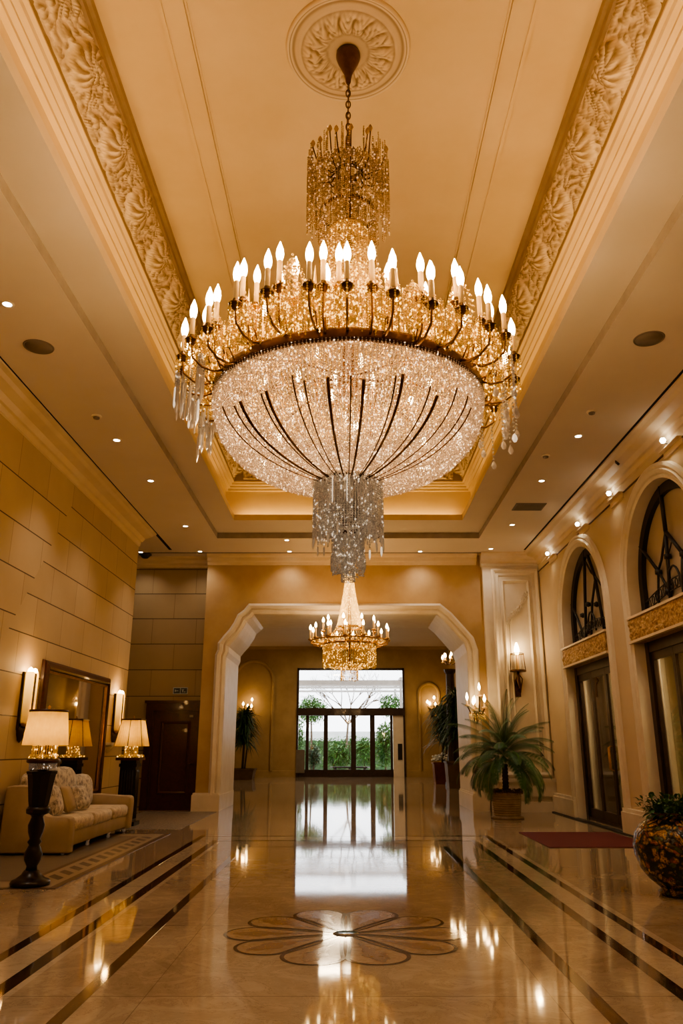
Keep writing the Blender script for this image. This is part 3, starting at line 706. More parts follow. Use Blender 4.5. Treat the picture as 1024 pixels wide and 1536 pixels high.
x, y, z = at(218, 831, ZS); t = thing('dome_camera', 'black ceiling dome camera in the recess corner above the dark door', 'camera', (x, y, z))
MB().lathe([(0, 0), (.16, 0), (.16, -.03), (.0, -.03)], 24).build('mount_ring', M['dark'], t); MB().lathe([(.12, -.03), (.11, -.07), (.07, -.11), (0, -.125)], 24).build('dome', M['dark'], t)
x, y, z = at(793, 760, ZS); t = thing('air_vent', 'flat rectangular grey air vent in the right soffit', 'vent', (x, y, z))
mb = MB()
mb.box(-.31, .31, -.24, -.20, -.012, 0); mb.box(-.31, .31, .20, .24, -.012, 0); mb.box(-.31, -.27, -.2, .2, -.012, 0); mb.box(.27, .31, -.2, .2, -.012, 0); mb.build('frame', M['grille'], t)
mb = MB(); [mb.box(-.27, .27, -.2+.04*i+.004, -.2+.04*i+.028, -.009, -.002) for i in range(10)]; mb.build('louvre', M['grille'], t); MB().box(-.27, .27, -.2, .2, -.002, 0).build('backing', M['slot'], t)
# wall spotlights along the right wall
for k, (yy, lb) in enumerate(((10.7, 'above the nearest arch'), (13.2, 'above the pier between the two arches'), (15.2, 'above the crown of the farther arch'), (17.7, 'beside the white corner panel'))):
    t = thing('wall_spotlight', 'small bright wall spotlight with ledge '+lb, 'spotlight', (XW, yy, 5.72), group='spotlights along the right wall')
    mb = MB(); mb.box(-.10, 0, -.42, .25, -.0, .012); mb.box(-.03, 0, -.42, .25, -.10, 0); mb.build('ledge', M['cream'], t)
    MB().tube([(-.02, .0, .02), (-.07, 0, .06), (-.10, .0, .10)], .012, 8).build('bracket', M['steel'], t)
    MB().lathe([(0, -.045), (.03, -.035), (.045, 0), (.03, .035), (0, .045)], 14, (-.12, 0, .11)).build('lamp_head', M['lens_cool'], t)
x, y, z = at(923, 686, ZS-.02); t = thing('track_spot', 'small unlit black spot on the right crown moulding', 'spotlight', (x, y, z))
MB().tube([(0, 0, .02), (0, 0, -.10)], .018, 8).build('body', M['dark'], t); MB().tube([(0, 0, -.09), (.03, -.03, -.14)], .022, 8).build('head', M['dark'], t)
# ================================================================== RIGHT WALL GLAZING
M['panelgold'] = mat('carved_gilt_stone', (.62, .42, .22), (.34, .19, .08), .5, sc=16, bmp=1.0, bsc=38, lo=.4, hi=.6, dist=1)
M['archglass'] = mat('frosted_arch_glass', (.50, .42, .31), (.43, .35, .25), .3, sc=.8, spec=.8)
M['backroom'] = mat('side_room_wall', (.62, .52, .30), (.52, .42, .24), .7, sc=1)
M['curtain'] = mat('pale_curtain', (.68, .62, .46), (.58, .52, .38), .8, sc=3)
for k, (cy, r, zs) in enumerate(ARC):
    XG = XW+.22; d = struct(empty('door_%d' % (k+1), (0, 0, 0)))
    # carved band across the opening
    mb = MB(); mb.box(XW-.06, XG+.05, cy-r-.03, cy+r+.03, 3.10, 3.52); b = mb.build('carved_band', M['panelgold'], d)
    rl = MB(); vs = []; fs = []; nu, nv = 150, 22
    for i in range(nu+1):
        for j in range(nv+1):
            y = lerp(cy-r+.0, cy+r-.0, i/nu); t = j/nv; z = lerp(3.13, 3.49, t); q = Vector((y, z, k*5)); w = noise.noise_vector(q*4)*.14
            h = .045*(abs(noise.noise((q+w)*11))+.5*abs(noise.noise((q+w)*22)))*min(1, t/.1, (1-t)/.1); vs.append((XW-.062-h, y, z))
    for i in range(nu):
        for j in range(nv): a = i*(nv+1)+j; fs.append((a, a+1, a+nv+2, a+nv+1))
    rl.add(vs, fs, True).build('relief', M['panelgold'], b)
    mb = MB()
    for z0, z1 in ((3.09, 3.13), (3.49, 3.53)): mb.box(XW-.095, XW-.02, cy-r-.04, cy+r+.04, z0, z1)
    mb.build('band_moulding', M['cream'], b)
    # arch light
    mb = MB().sweep([(XG, cy-r, 3.5)]+[(XG, cy-r*cos(pi*i/36), zs+r*sin(pi*i/36)) for i in range(37)]+[(XG, cy+r, 3.5)], (-1, 0, 0), [(0, -.05), (0, .05), (-.17, .05), (-.17, -.05)]); mb.build('arch_frame', M['dark'], d)
    pts = [(XG+.03, cy-r*.97*cos(pi*i/30), zs+r*.97*sin(pi*i/30)) for i in range(31)]; pts = [(XG+.03, cy-r*.97, 3.45)]+pts+[(XG+.03, cy+r*.97, 3.45)]
    MB().add(pts, [tuple(range(len(pts)))]).build('arch_glass', M['archglass'], d)
    mb = MB(); xr = XG-.03
    BARS = [[((.16, 5.5), (.16, 5.1), (.16, 4.7), .034), ((.16, 4.7), (.22, 4.2), (.29, 3.6), .03), ((.16, 4.7), (.45, 4.3), (.62, 4.17), .022), ((.62, 4.17), (.70, 3.9), (.75, 3.6), .02), ((1.47, 4.92), (1.0, 4.50), (.60, 4.14), .03),
             ((.60, 4.14), (.45, 3.95), (.31, 3.78), .024), ((.16, 4.7), (-.1, 4.45), (-.36, 4.2), .032), ((-.36, 4.2), (-.26, 3.9), (-.22, 3.55), .036), ((-.36, 4.2), (-.7, 4.5), (-1.35, 4.75), .026), ((-.36, 4.2), (-.75, 3.95), (-1.2, 3.6), .022), ((.2, 4.3), (.05, 4.42), (-.05, 4.52), .012)],
            [((.10, 5.45), (.30, 4.7), (.54, 3.6), .034), ((-.46, 4.75), (-.1, 4.3), (.18, 3.6), .026), ((1.43, 4.57), (1.0, 4.12), (.60, 3.62), .028), ((.0, 5.42), (-.42, 4.75), (-.70, 3.6), .034), ((.10, 5.2), (-.2, 4.9), (-.46, 4.75), .022), ((-.46, 4.75), (-.9, 4.4), (-1.2, 3.7), .022)]][0 if k != 0 else 1]
    for p0, p1, p2, rr in BARS: mb.tube([(xr, cy+p[0], p[1]) for p in (p0, p1, p2)], rr, 6)
    mb.tube([(xr, cy+.08+.26*cos(q), 3.70+.42*sin(q)) for q in [pi*i/14 for i in range(15)]], .018, 6)
    for u, z in ((.62, 4.14), (.33, 3.76), (-.36, 4.2), (.2, 4.3)): mb.lathe([(0, -.06), (.06, -.03), (.06, .03), (0, .06)], 8, (xr, cy+u, z))
    mb.build('arch_tracery', M['dark'], d)
    mb = MB(); 
    for zz, rr in ((0, .012), (.17, .012)): mb.tube([(xr, cy+1.28*(1-2*i/20), 3.60+zz+.16*sin(pi*i/20)) for i in range(21)], rr, 5)
    for i in range(1, 16):
        u = i/16; yy = cy+1.28*(1-2*u); z0 = 3.60+.16*sin(pi*u)
        mb.tube([(xr, yy+.045*cos(q), z0+.085+.07*sin(q)) for q in [2*pi*j/10 for j in range(11)]], .009 if i % 3 else .016, 5)
    mb.build('scroll_rail', M['dark'], d)
    # door leaves under the band
    mb = MB(); mb.box(XG-.07, XG+.07, cy-r, cy-r+.16, 0, 3.1); mb.box(XG-.07, XG+.07, cy+r-.16, cy+r, 0, 3.1); mb.box(XG-.06, XG+.06, cy-r, cy+r, 2.93, 3.1); mb.box(XG-.06, XG+.06, cy-r, cy+r, 0, .05); mb.build('door_frame', M['walnut'], d)
    nl = 3; w = (2*r-.32)/nl
    for j in range(nl):
        y0 = cy-r+.16+w*j; lf = MB(); a, c = y0+.005, y0+w-.005
        lf.box(XG-.03, XG+.03, a, a+.055, .05, 2.93); lf.box(XG-.03, XG+.03, c-.055, c, .05, 2.93); lf.box(XG-.029, XG+.029, a, c, .05, .22); lf.box(XG-.029, XG+.029, a, c, 2.80, 2.93)
        L_ = lf.build('door_leaf', M['walnut'], d); MB().box(XG-.008, XG+.008, a+.05, c-.05, .21, 2.81).build('glass_pane', M['glass_dark'], L_)
        if j in (0, 1): yy = c-.03 if j == 0 else a+.03; MB().tube([(XG-.03, yy, 1.0), (XG-.09, yy, 1.03), (XG-.09, yy, 1.42), (XG-.03, yy, 1.45)], .012, 6).build('handle', M['brass'], L_)
# side room seen through the glass
struct(MB().box(XW+2.6, XW+2.8, YN, YF+.5, 0, ZS+.3).build('wall_side_room', M['backroom']))
struct(MB().box(XW+TW, XW+2.8, YF+.0, YF+.3, 0, ZS+.3).build('wall_side_room_end', M['backroom']))
struct(MB().box(XW+TW, XW+2.8, YN, YF, 3.62, 3.72).build('ceiling_side_room', M['soffit']))
struct(MB().box(7, 7.8, YN, YF+.3, -.12, 0).build('floor_side_room', M['floor']))
for k in range(7):
    y0 = 4.2+k*2.05; mb = MB(); n = 44; vs = []; fs = []
    for i in range(n+1):
        y = y0+1.1*i/n; x = XW+1.05+.05*sin(i*.9)+.02*sin(i*2.3)
        vs += [(x, y, .03), (x, y, 3.4)]
    for i in range(n): fs.append((2*i, 2*i+2, 2*i+3, 2*i+1))
    c = mb.add(vs, fs, True).build('curtain', M['curtain'], None)
    MB().tube([(XW+1.05, y0-.03, 3.42), (XW+1.05, y0+1.13, 3.42)], .02, 6).build('curtain_rod', M['walnut'], c)
    tag(c, 'pale full-height curtain behind the glass doors of the right wall', 'curtain', 'curtains behind the right-hand doors')
for k in range(5):
    y0 = 6.1+k*2.6; t = thing('brown_post', 'slim dark wooden post standing behind the glass doors of the right wall', 'post', (XW+1.4, y0, 0), group='posts behind the right-hand doors')
    MB().box(-.045, .045, -.045, .045, .08, 3.6).build('shaft', M['walnut'], t); MB().box(-.08, .08, -.08, .08, 0, .08).build('foot', M['walnut'], t)

# ================================================================== WHITE CORNER PANEL (far right)
PY = YF; x0, x1 = 3.42, XW
mb = MB(); mb.box(x0, x1, PY-.16, PY, .0, ZS-.26); mb.box(x0-.03, x1, PY-.20, PY, ZS-.32, ZS)
mb.box(x0-.06, x1, PY-.26, PY, 0, .34); mb.box(x0+.2, x1, PY-.40, PY-.1, 0, .22); mb.box(x0+.15, x1, PY-.34, PY-.1, .34, .66); mb.box(x0+.1, x1, PY-.38, PY-.1, .66, .73)
struct(mb.build('trim_32', M['white']))
mb = MB().sweep([(x0-.04, PY-.20, ZS), (x1, PY-.20, ZS)], (0, 0, 1), CR2); struct(mb.build('trim_33', M['cream']))
def rect_frame(name, a, b, z0, z1, y, prof, m):
    return struct(MB().sweep([(a, y, z0), (b, y, z0), (b, y, z1), (a, y, z1)], (0, -1, 0), prof, closed=True).build(name, m))
Yp = PY-.16
rect_frame('trim_34', x0+.22, x1-.02, .78, 5.78, Yp, [(0, -.01), (0, .05), (-.04, .085), (-.09, .05), (-.10, .03), (-.17, .03), (-.19, -.01)], M['white'])
rect_frame('trim_35', x0+.46, x1-.26, .80, 5.50, Yp, [(0, -.01), (.0, .03), (-.03, .055), (-.07, .02), (-.07, -.01)], M['white'])
# shaped inner panel with a carved spray in the corner
mb = MB().sweep([(x0+.62, Yp, .82), (x0+.62, Yp, 4.35), (x0+.70, Yp, 4.62), (x0+.98, Yp, 4.95), (x0+1.12, Yp, 5.04)], (0, -1, 0), [(-.02, -.01), (-.02, .02), (.0, .035), (.02, .02), (.02, -.01)]); struct(mb.build('trim_36', M['white']))
mb = MB()
for i in range(11):
    t = i/10; px, pz = lerp(x0+.58, x0+1.12, t), lerp(4.42, 5.16, t)+.05*sin(t*9)
    for q in range(5):
        a = q*1.26+i; mb.tube([(px, Yp-.01, pz), (px+.05*cos(a), Yp-.035, pz+.05*sin(a)), (px+.085*cos(a+.7), Yp-.02, pz+.085*sin(a+.7))], [.018, .016, .004], 6)
struct(mb.build('trim_37', M['white']))

# ================================================================== LEFT WALL : mirror, sconces, sofa, lamps, door
t = thing('wall_mirror', 'large wall mirror in a dark carved frame above the sofa', 'mirror', (-XW, 0, 0))
MB().sweep([(.02, 12.45, .62), (.02, 15.65, .62), (.02, 15.65, 2.62), (.02, 12.45, 2.62)], (1, 0, 0), [(0, -.015), (0, .05), (-.03, .08), (-.10, .055), (-.13, .03), (-.14, -.015)] if False else [(0, -.015), (0, .05), (.03, .08), (.10, .055), (.13, .03), (.14, -.015)], closed=True).build('frame', M['mahog'], t)
MB().box(.012, .03, 12.45, 15.65, .62, 2.62).build('mirror_glass', M['mirror'], t)
MB().sweep([(.03, 12.50, .67), (.03, 15.60, .67), (.03, 15.60, 2.57), (.03, 12.50, 2.57)], (1, 0, 0), [(0, 0), (0, .02), (.03, .03), (.04, 0)], closed=True).build('gilt_slip', M['brass'], t)
def tubemat():
    m, nt, b = newmat('lit_amber_glass'); tc = nt.nodes.new('ShaderNodeTexCoord'); q = nt.nodes.new('ShaderNodeSeparateXYZ'); nt.links.new(tc.outputs['Object'], q.inputs[0])
    g = ramp(nt, NT(nt, q.outputs[2]), -.4, .4).pw(2.2)*3.2+.22; b.inputs['Base Color'].default_value = (.8, .45, .12, 1); b.inputs['Roughness'].default_value = .3
    b.inputs['Emission Color'].default_value = (1, .52, .10, 1); nt.links.new(g.k, b.inputs['Emission Strength']); m.cycles.emission_sampling = 'NONE'; return m
M['tubelit'] = tubemat()
SC = [(11.75, 'on the stone wall at the near side of the mirror'), (16.45, 'on the stone wall beyond the mirror above the farther lamp')]
root = None
for yy, lb in SC:
    if root is None:
        t = root = thing('wall_sconce', '', 'wall lamp')
        mb = MB(); mb.box(0, .04, -.13, .13, 1.66-2.1, 2.50-2.1); mb.lathe([(0, -.62), (.05, -.58), (.10, -.50), (.125, -.42), (.11, -.38), (0, -.38)], 16, (.02, 0, 0), sx=.7); mb.build('back_plate', M['walnut'], t)
        MB().box(.03, .16, -.02, .02, -.46, .38).build('divider', M['walnut'], t)
        for s in (-1, 1):
            g = MB().lathe([(.055, -.34), (.062, -.30), (.062, .36), (.055, .40)], 14, (.10, s*.078, 0)).build('glass_tube', M['tubelit'], t)
            MB().lathe([(0, .36), (.03, .37), (.045, .41), (.03, .45), (0, .47)], 12, (.10, s*.078, 0)).build('bulb', M['bulb'], g)
            MB().lathe([(0, -.40), (.05, -.38), (.068, -.34), (.0, -.33)], 14, (.10, s*.078, 0)).build('tube_cup', M['brass'], t)
        MB().lathe([(0, -.56), (.02, -.54), (.045, -.48), (.03, -.42), (0, -.41)], 12, (.11, 0, 0)).build('finial', M['brass'], t)
    else: t = copy_tree(root)
    t.location = (-XW, yy, 2.10); tag(t, 'twin amber tube sconce '+lb, group='amber tube wall sconces')
# small ledge right of the mirror
t = thing('wall_ledge', 'small pale stone ledge on the wall beside the lower mirror frame', 'shelf', (-XW, 16.1, 1.42))
MB().box(0, .16, -.22, .22, .05, .10).build('shelf_top', M['white'], t); MB().lathe([(0, -.10), (.05, -.08), (.10, -.01), (.14, .05), (0, .05)], 12, (0, 0, 0), a0=-pi/2, a1=pi/2).build('bracket', M['white'], t)

# sofa
def floral(name, c1, c2):
    m, nt, b = newmat(name); n = noiz(nt, 7, 5, .65, 2.4); v = nt.nodes.new('ShaderNodeTexVoronoi'); v.inputs['Scale'].default_value = 13; tc = nt.nodes.new('ShaderNodeTexCoord'); nt.links.new(tc.outputs['Object'], v.inputs['Vector'])
    f = ramp(nt, (n-.5).ab()*2.2+NT(nt, v.outputs[0])*.5, .12, .5); nt.links.new(mixc(nt, f, c1, c2), b.inputs['Base Color']); b.inputs['Roughness'].default_value = .75
    b.inputs['Sheen Weight'].default_value = .3; bump(nt, b, n, .35, .01); return m
M['floral'] = floral('floral_brocade', (.15, .12, .10, 1), (.62, .54, .43, 1))
M['seatfab'] = floral('seat_brocade', (.36, .27, .17, 1), (.62, .50, .35, 1))
M['velour'] = mat('beige_velour', (.42, .325, .215), (.35, .265, .17), .7, sc=3)
so = thing('sofa', 'long beige upholstered sofa with tall rounded floral backs under the wall mirror', 'sofa', (-4.80, 11.4, .0065))
Ls_ = 3.25; D = .93
def extr_y(prof, y0, y1, b=.03):                     # profile (x, z) extruded along y with softened edges
    mb = MB(); c = (sum(p[0] for p in prof)/len(prof), sum(p[1] for p in prof)/len(prof)); n = len(prof); vs = []; fs = []
    sh = lambda p, k: (c[0]+(p[0]-c[0])*k, c[1]+(p[1]-c[1])*k)
    S = [(y0, 1-b*2.2), (y0+b*.3, 1-b*.9), (y0+b, 1), (y1-b, 1), (y1-b*.3, 1-b*.9), (y1, 1-b*2.2)]
    for y, k in S:
        for p in prof: q = sh(p, k); vs.append((q[0], y, q[1]))
    for j in range(len(S)-1):
        for i in range(n): k = (i+1) % n; fs.append((j*n+i, j*n+k, (j+1)*n+k, (j+1)*n+i))
    fs.append(tuple(range(n))); fs.append(tuple((len(S)-1)*n+i for i in reversed(range(n)))); return mb.add(vs, fs, True)
def smoothp(pts, it=2):
    for _ in range(it):
        o = []
        for i in range(len(pts)): a, b = pts[i], pts[(i+1) % len(pts)]; o += [(a[0]*.75+b[0]*.25, a[1]*.75+b[1]*.25), (a[0]*.25+b[0]*.75, a[1]*.25+b[1]*.75)]
        pts = o
    return pts
near = smoothp([(0, .02), (0, .05), (0, .84), (.03, .90), (.30, .90), (.40, .86), (.47, .72), (.52, .58), (.60, .50), (.72, .48), (.92, .49), (.97, .44), (.97, .05), (.97, .02), (.90, .02), (.1, .02)], 2)
extr_y(near, 0, .20, .022).build('arm', M['velour'], so)
far = smoothp([(0, .05), (0, .60), (.2, .64), (.80, .60), (.95, .60), (.98, .52), (.96, .08), (.95, .05)], 2)
extr_y(far, Ls_-.24, Ls_).build('arm', M['velour'], so)
mb = MB(); mb.box(.02, .91, .15, Ls_-.15, .08, .30, .03); mb.build('base', M['velour'], so)
mb = MB(); mb.box(.0, .22, .1, Ls_-.1, .12, .86, .07); mb.build('back_frame', M['velour'], so)
w = (Ls_-.44)/3
for k in range(3):
    y0 = .20+w*k; mb = MB(); mb.box(.22, .95, y0+.008, y0+w-.008, .27, .46, .07); mb.build('seat_cushion', M['seatfab'], so)
def back_cush(y0, y1, top, flat):                    # tall rounded back
    vs = []; fs = []; n = 40
    prof = []
    for i in range(n):
        a = 2*pi*i/n; e = .55 if not flat else .35
        yy = (y0+y1)/2+(y1-y0)/2*math.copysign(abs(cos(a))**e, cos(a)); zz = .42+(top-.42)*(.5+.5*math.copysign(abs(sin(a))**(e if sin(a) < 0 else (.75 if not flat else .3)), sin(a))); prof.append((yy, zz))
    S = [(-.0, .90), (.03, .98), (.09, 1.0), (.15, .97), (.19, .86), (.205, .6), (.21, .25)]
    cy_, cz = (y0+y1)/2, (top+.42)/2
    for x, k in S:
        for p in prof: z = cz+(p[1]-cz)*k; vs.append((.14+x-.10*(z-.42), cy_+(p[0]-cy_)*k, z))
    for j in range(len(S)-1):
        for i in range(n): k = (i+1) % n; fs.append((j*n+i, j*n+k, (j+1)*n+k, (j+1)*n+i))
    fs.append(tuple(range(n))); fs.append(tuple((len(S)-1)*n+i for i in reversed(range(n)))); return MB().add(vs, fs, True)
back_cush(.22, 1.16, 1.06, True).build('back_cushion', M['floral'], so); back_cush(1.12, 2.20, 1.12, False).build('back_cushion', M['floral'], so); back_cush(2.12, 3.02, .98, False).build('back_cushion', M['floral'], so)
for x, y in ((.86, .1), (.1, .1), (.86, 1.15), (.86, 2.2), (.86, Ls_-.12), (.1, Ls_-.12)): MB().lathe([(0, 0), (.02, 0), (.03, .02), (.022, .05), (.04, .09), (.045, .125), (0, .125)], 10, (x, y, 0)).build('foot', M['cr_silver'] if x > .5 else M['walnut'], so)
def pillow(name, label, x, y, z, rz, tilt, s, m):
    vs = []; fs = []; n = 20
    for sd in (-1, 1):
        for i in range(n+1):
            for j in range(n+1):
                u, v = 2*i/n-1, 2*j/n-1; h = .09*max(0, (1-u**4)*(1-v**4))**.6; k = 1-.06*(u*u*v*v); vs.append((sd*h, u*s*k*(1-.05*(1-v*v)), v*s*k*(1-.05*(1-u*u))+s))
    for sd in range(2):
        o = sd*(n+1)**2
        for i in range(n):
            for j in range(n): a = o+i*(n+1)+j; fs.append((a, a+1, a+n+2, a+n+1))
    o = MB().add(vs, fs, True).xf(Matrix.Rotation(R(-tilt), 4, 'Y')).build(name, m, None, (x, y, z), rz); return tag(o, label, 'cushion')
pillow('throw_pillow', 'beige throw pillow leaning against the floral sofa back behind the dark lamp stand', -4.20, 12.45, .475, R(8), 22, .21, M['velour'])
pillow('throw_pillow', 'floral throw pillow leaning at the middle of the sofa', -4.20, 13.05, .475, R(-6), 24, .20, M['floral'])
pillow('throw_pillow', 'floral throw pillow at the near end of the sofa beside the high arm', -4.20, 11.88, .475, R(4), 18, .22, M['floral'])
# rugs / mosaic mats
def rugmat():
    m, nt, b = newmat('patterned_rug'); tc = nt.nodes.new('ShaderNodeTexCoord'); s = nt.nodes.new('ShaderNodeSeparateXYZ'); nt.links.new(tc.outputs['Object'], s.inputs[0]); X, Y, Z = [NT(nt, s.outputs[i]) for i in range(3)]
    # local: x 0 (room side) .. -1.75 (wall), y 0..5.45
    base = mixc(nt, noiz(nt, 5, 4), (.13, .105, .075, 1), (.20, .165, .115, 1)); ex = X*-1; ey = Y.mn(Y*-1+5.45); e = ex.mn(ey)
    base = mixc(nt, e.lt(.52), base, (.30, .23, .15, 1))
    hat = (((Y+X*1.2)/.34).fr()).lt(.55)*ex.gt(.17)*ex.lt(.37)*ey.gt(.5); base = mixc(nt, hat*.85, base, (.07, .045, .028, 1))
    ln = e.lt(.09).mx(e.gt(.45)*e.lt(.52)); base = mixc(nt, ln*.9, base, (.085, .04, .015, 1))
    nt.links.new(base, b.inputs['Base Color']); b.inputs['Roughness'].default_value = .35; return m
M['rug'] = rugmat()
tag(MB().box(-1.75, 0, 0, 5.45, 0, .006).build('area_rug', M['rug'], None, (-3.05, 8.8, 0)), 'taupe rug with hatched border bands under the sofa and lamp stand', 'rug')
tag(MB().box(-1.7, 0, 0, 4.1, 0, .006).build('entrance_mat', mat('pebble_mat', (.30, .24, .17), (.07, .05, .035), .5, sc=22, lo=.42, hi=.58, dist=3), None, (-3.05, 14.95, 0)), 'mottled grey pebble-pattern mat in front of the dark wooden door', 'mat')
tag(MB().box(0, 1.62, 0, 2.15, 0, .010).build('red_mat', M['redmat'], None, (2.98, 12.3, 0)), 'dark red mat on the marble in front of the farther arched doors', 'mat')
# lamps on tall stands
def shade(mb, r0, r1, z0, z1, n=72, sq=False):
    vs = []; fs = []
    for j, (r, z) in enumerate(((r0, z0), (lerp(r0, r1, .35), lerp(z0, z1, .35)), (lerp(r0, r1, .7), lerp(z0, z1, .7)), (r1, z1))):
        for i in range(n):
            a = 2*pi*i/n+pi/4; rr = r*(1+.012*(i % 2)); 
            if sq: k = (abs(cos(a))**6+abs(sin(a))**6)**(-1/6); rr *= k
            vs.append((rr*cos(a), rr*sin(a), z))
    for j in range(3):
        for i in range(n): k = (i+1) % n; fs.append((j*n+i, j*n+k, (j+1)*n+k, (j+1)*n+i))
    return mb.add(vs, fs, False)
def shademat():
    m, nt, b = newmat('pleated_silk_shade'); out = nt.nodes['Material Output']; X, Y, Z = posxyz(nt)
    n = noiz(nt, 14, 3); c = mixc(nt, n, (.98, .74, .26, 1), (.80, .50, .13, 1)); nt.links.new(c, b.inputs['Base Color']); b.inputs['Roughness'].default_value = .8
    t = nt.nodes.new('ShaderNodeBsdfTranslucent'); nt.links.new(c, t.inputs[0]); mx = nt.nodes.new('ShaderNodeMixShader'); mx.inputs[0].default_value = .72
    nt.links.new(b.outputs[0], mx.inputs[1]); nt.links.new(t.outputs[0], mx.inputs[2]); nt.links.new(mx.outputs[0], out.inputs[0]); return m
M['shade'] = shademat()
l1 = thing('floor_lamp', 'glowing pleated shade lamp on a tall dark turned pedestal in front of the sofa', 'lamp', (-3.40, 9.0, .0065))
MB().lathe([(0, .006), (.20, .006), (.205, .03), (.19, .055), (.15, .07), (.10, .11), (.075, .15), (0, .15)], 32).build('base', M['ebony'], l1)
MB().lathe([(0, .14), (.06, .15), (.055, .19), (.085, .25), (.095, .31), (.07, .37), (.055, .40), (.075, .43), (.055, .46), (.08, .53), (.088, .60), (.06, .68), (.07, .70), (.12, .72), (.125, .76), (.11, .79), (0, .79)], 24).build('baluster', M['ebony'], l1)
MB().lathe([(0, .78), (.10, .78), (.115, .85), (.135, 1.00), (.155, 1.12), (.165, 1.13), (.17, 1.155), (.15, 1.16), (0, 1.16)], 10, smooth=False).build('flared_column', M['ebony'], l1)
dp = []
for k in range(44): a = 2*pi*k/44; hang(dp, .14*cos(a), .14*sin(a), 1.245, 1.165, .016)
beads('crystal_fringe', dp, .0085, M['cr_silver'], l1)
MB().lathe([(0, 1.16), (.05, 1.16), (.05, 1.24), (0, 1.24)], 12).build('neck', M['brass'], l1)
MB().lathe([(0, 1.24), (.16, 1.24), (.178, 1.252), (.178, 1.28), (.16, 1.29), (0, 1.29)], 32).build('tray', M['mahog'], l1)
dp = []
for k in range(300): a = random.random()*2*pi; r = .165*sqrt(random.random()); dp.append((r*cos(a), r*sin(a), 1.30+.025*random.random()))
for k in range(30): a = 2*pi*k/30; hang(dp, .13*cos(a), .13*sin(a), 1.42, 1.31, .017)
beads('crystal_gallery', dp, .010, M['cr_gold'], l1)
for k in range(5): a = 2*pi*k/5+.3; MB().lathe([(0, 1.29), (.03, 1.30), (.02, 1.34), (.035, 1.39), (.012, 1.44), (0, 1.44)], 10, (.085*cos(a), .085*sin(a), 0)).build('baluster_glass', M['mahog'], l1)
shade(MB(), .245, .205, 1.43, 1.80).build('lamp_shade', M['shade'], l1)
MB().lathe([(.203, 1.79), (.212, 1.79), (.212, 1.815), (.203, 1.815), (.203, 1.79)], 48).build('shade_rim', M['mahog'], l1)
MB().lathe([(0, 1.80), (.03, 1.805), (.012, 1.83), (.02, 1.85), (0, 1.87)], 12).build('finial', M['brass'], l1)
MB().lathe([(0, 1.56), (.03, 1.57), (.04, 1.61), (.025, 1.65), (0, 1.66)], 12).build('bulb', M['bulb'], l1)
mb = MB(); mb.tube([(0, 0, 1.29), (0, 0, 1.82)], .008, 6); [mb.tube([(0, 0, 1.80), (.2*cos(a), .2*sin(a), 1.795)], .005, 5) for a in (0, 2.1, 4.2)]; mb.build('stem', M['brass'], l1)
l2 = thing('floor_lamp', 'glowing square shade lamp on a dark fluted column beyond the far end of the sofa', 'lamp', (-4.25, 15.75, .0065))
MB().box(-.21, .21, -.21, .21, .0, .07, 0).build('base', M['ebony'], l2)
mb = MB(); mb.box(-.15, .15, -.15, .15, .07, 1.18)
for s in (-1, 1):
    for u in (-.10, -.05, 0, .05, .10): mb.tube([(u, s*.152, .12), (u, s*.152, 1.0)], .014, 6); mb.tube([(s*.152, u, .12), (s*.152, u, 1.0)], .014, 6)
mb.box(-.17, .17, -.17, .17, 1.06, 1.12); mb.build('column', M['ebony'], l2)
MB().box(-.23, .23, -.23, .23, 1.18, 1.23).build('tray', M['mahog'], l2)
dp = []
for k in range(260): dp.append((random.uniform(-.21, .21), random.uniform(-.21, .21), 1.24+.03*random.random()))
for k in range(24): a = 2*pi*k/24; hang(dp, .12*cos(a), .12*sin(a), 1.45, 1.25, .02)
beads('crystal_gallery', dp, .012, M['cr_gold'], l2)
shade(MB(), .30, .20, 1.44, 1.93, 96, True).build('lamp_shade', M['shade'], l2)
mb = MB(); [mb.tube([(sx*.27, sy*.27, 1.44), (sx*.185, sy*.185, 1.93)], .007, 5) for sx in (-1, 1) for sy in (-1, 1)]; mb.tube([(0, 0, 1.22), (0, 0, 1.98)], .009, 6); mb.tube([(0, -.305, 1.44), (0, -.21, 1.93)], .008, 5); mb.build('stem', M['walnut'], l2)
MB().box(-.20, .20, -.20, .20, 1.93, 1.955).build('shade_rim', M['mahog'], l2); MB().lathe([(0, 1.95), (.03, 1.96), (.012, 1.99), (.02, 2.0), (0, 2.02)], 12).build('finial', M['brass'], l2)
MB().lathe([(0, 1.60), (.03, 1.61), (.045, 1.66), (.025, 1.71), (0, 1.72)], 12).build('bulb', M['bulb'], l2)
# dark door in the recess
d2 = struct(empty('door_4', (-4.23, YF+.3, 0)))
mb = MB().sweep([(-.74, 0, 0), (-.74, 0, 2.50), (.74, 0, 2.50), (.74, 0, 0)], (0, -1, 0), [(0, 0), (0, .12), (-.05, .14), (-.11, .10), (-.16, .05), (-.16, 0)]) 
mb = MB(); mb.box(-.74, -.58, -.12, 0, 0, 2.48); mb.box(.58, .74, -.12, 0, 0, 2.48); mb.box(-.74, .74, -.13, 0, 2.30, 2.48); mb.box(-.78, .78, -.16, 0, 2.48, 2.54); mb.box(-.58, -.53, -.09, 0, 0, 2.30); mb.box(.53, .58, -.09, 0, 0, 2.30); mb.box(-.55, .55, -.09, 0, 2.25, 2.31)
mb.build('door_frame', M['mahog'], d2)
lf = MB().box(-.53, .53, -.06, -.02, 0, 2.25).build('door_leaf', M['mahog'], d2)
MB().sweep([(-.30, -.06, .42), (.30, -.06, .42), (.30, -.06, 1.98), (-.30, -.06, 1.98)], (0, -1, 0), [(0, -.01), (0, .02), (.03, .03), (.07, .01), (.07, -.01)], closed=True).build('panel_moulding', M['mahog'], lf)
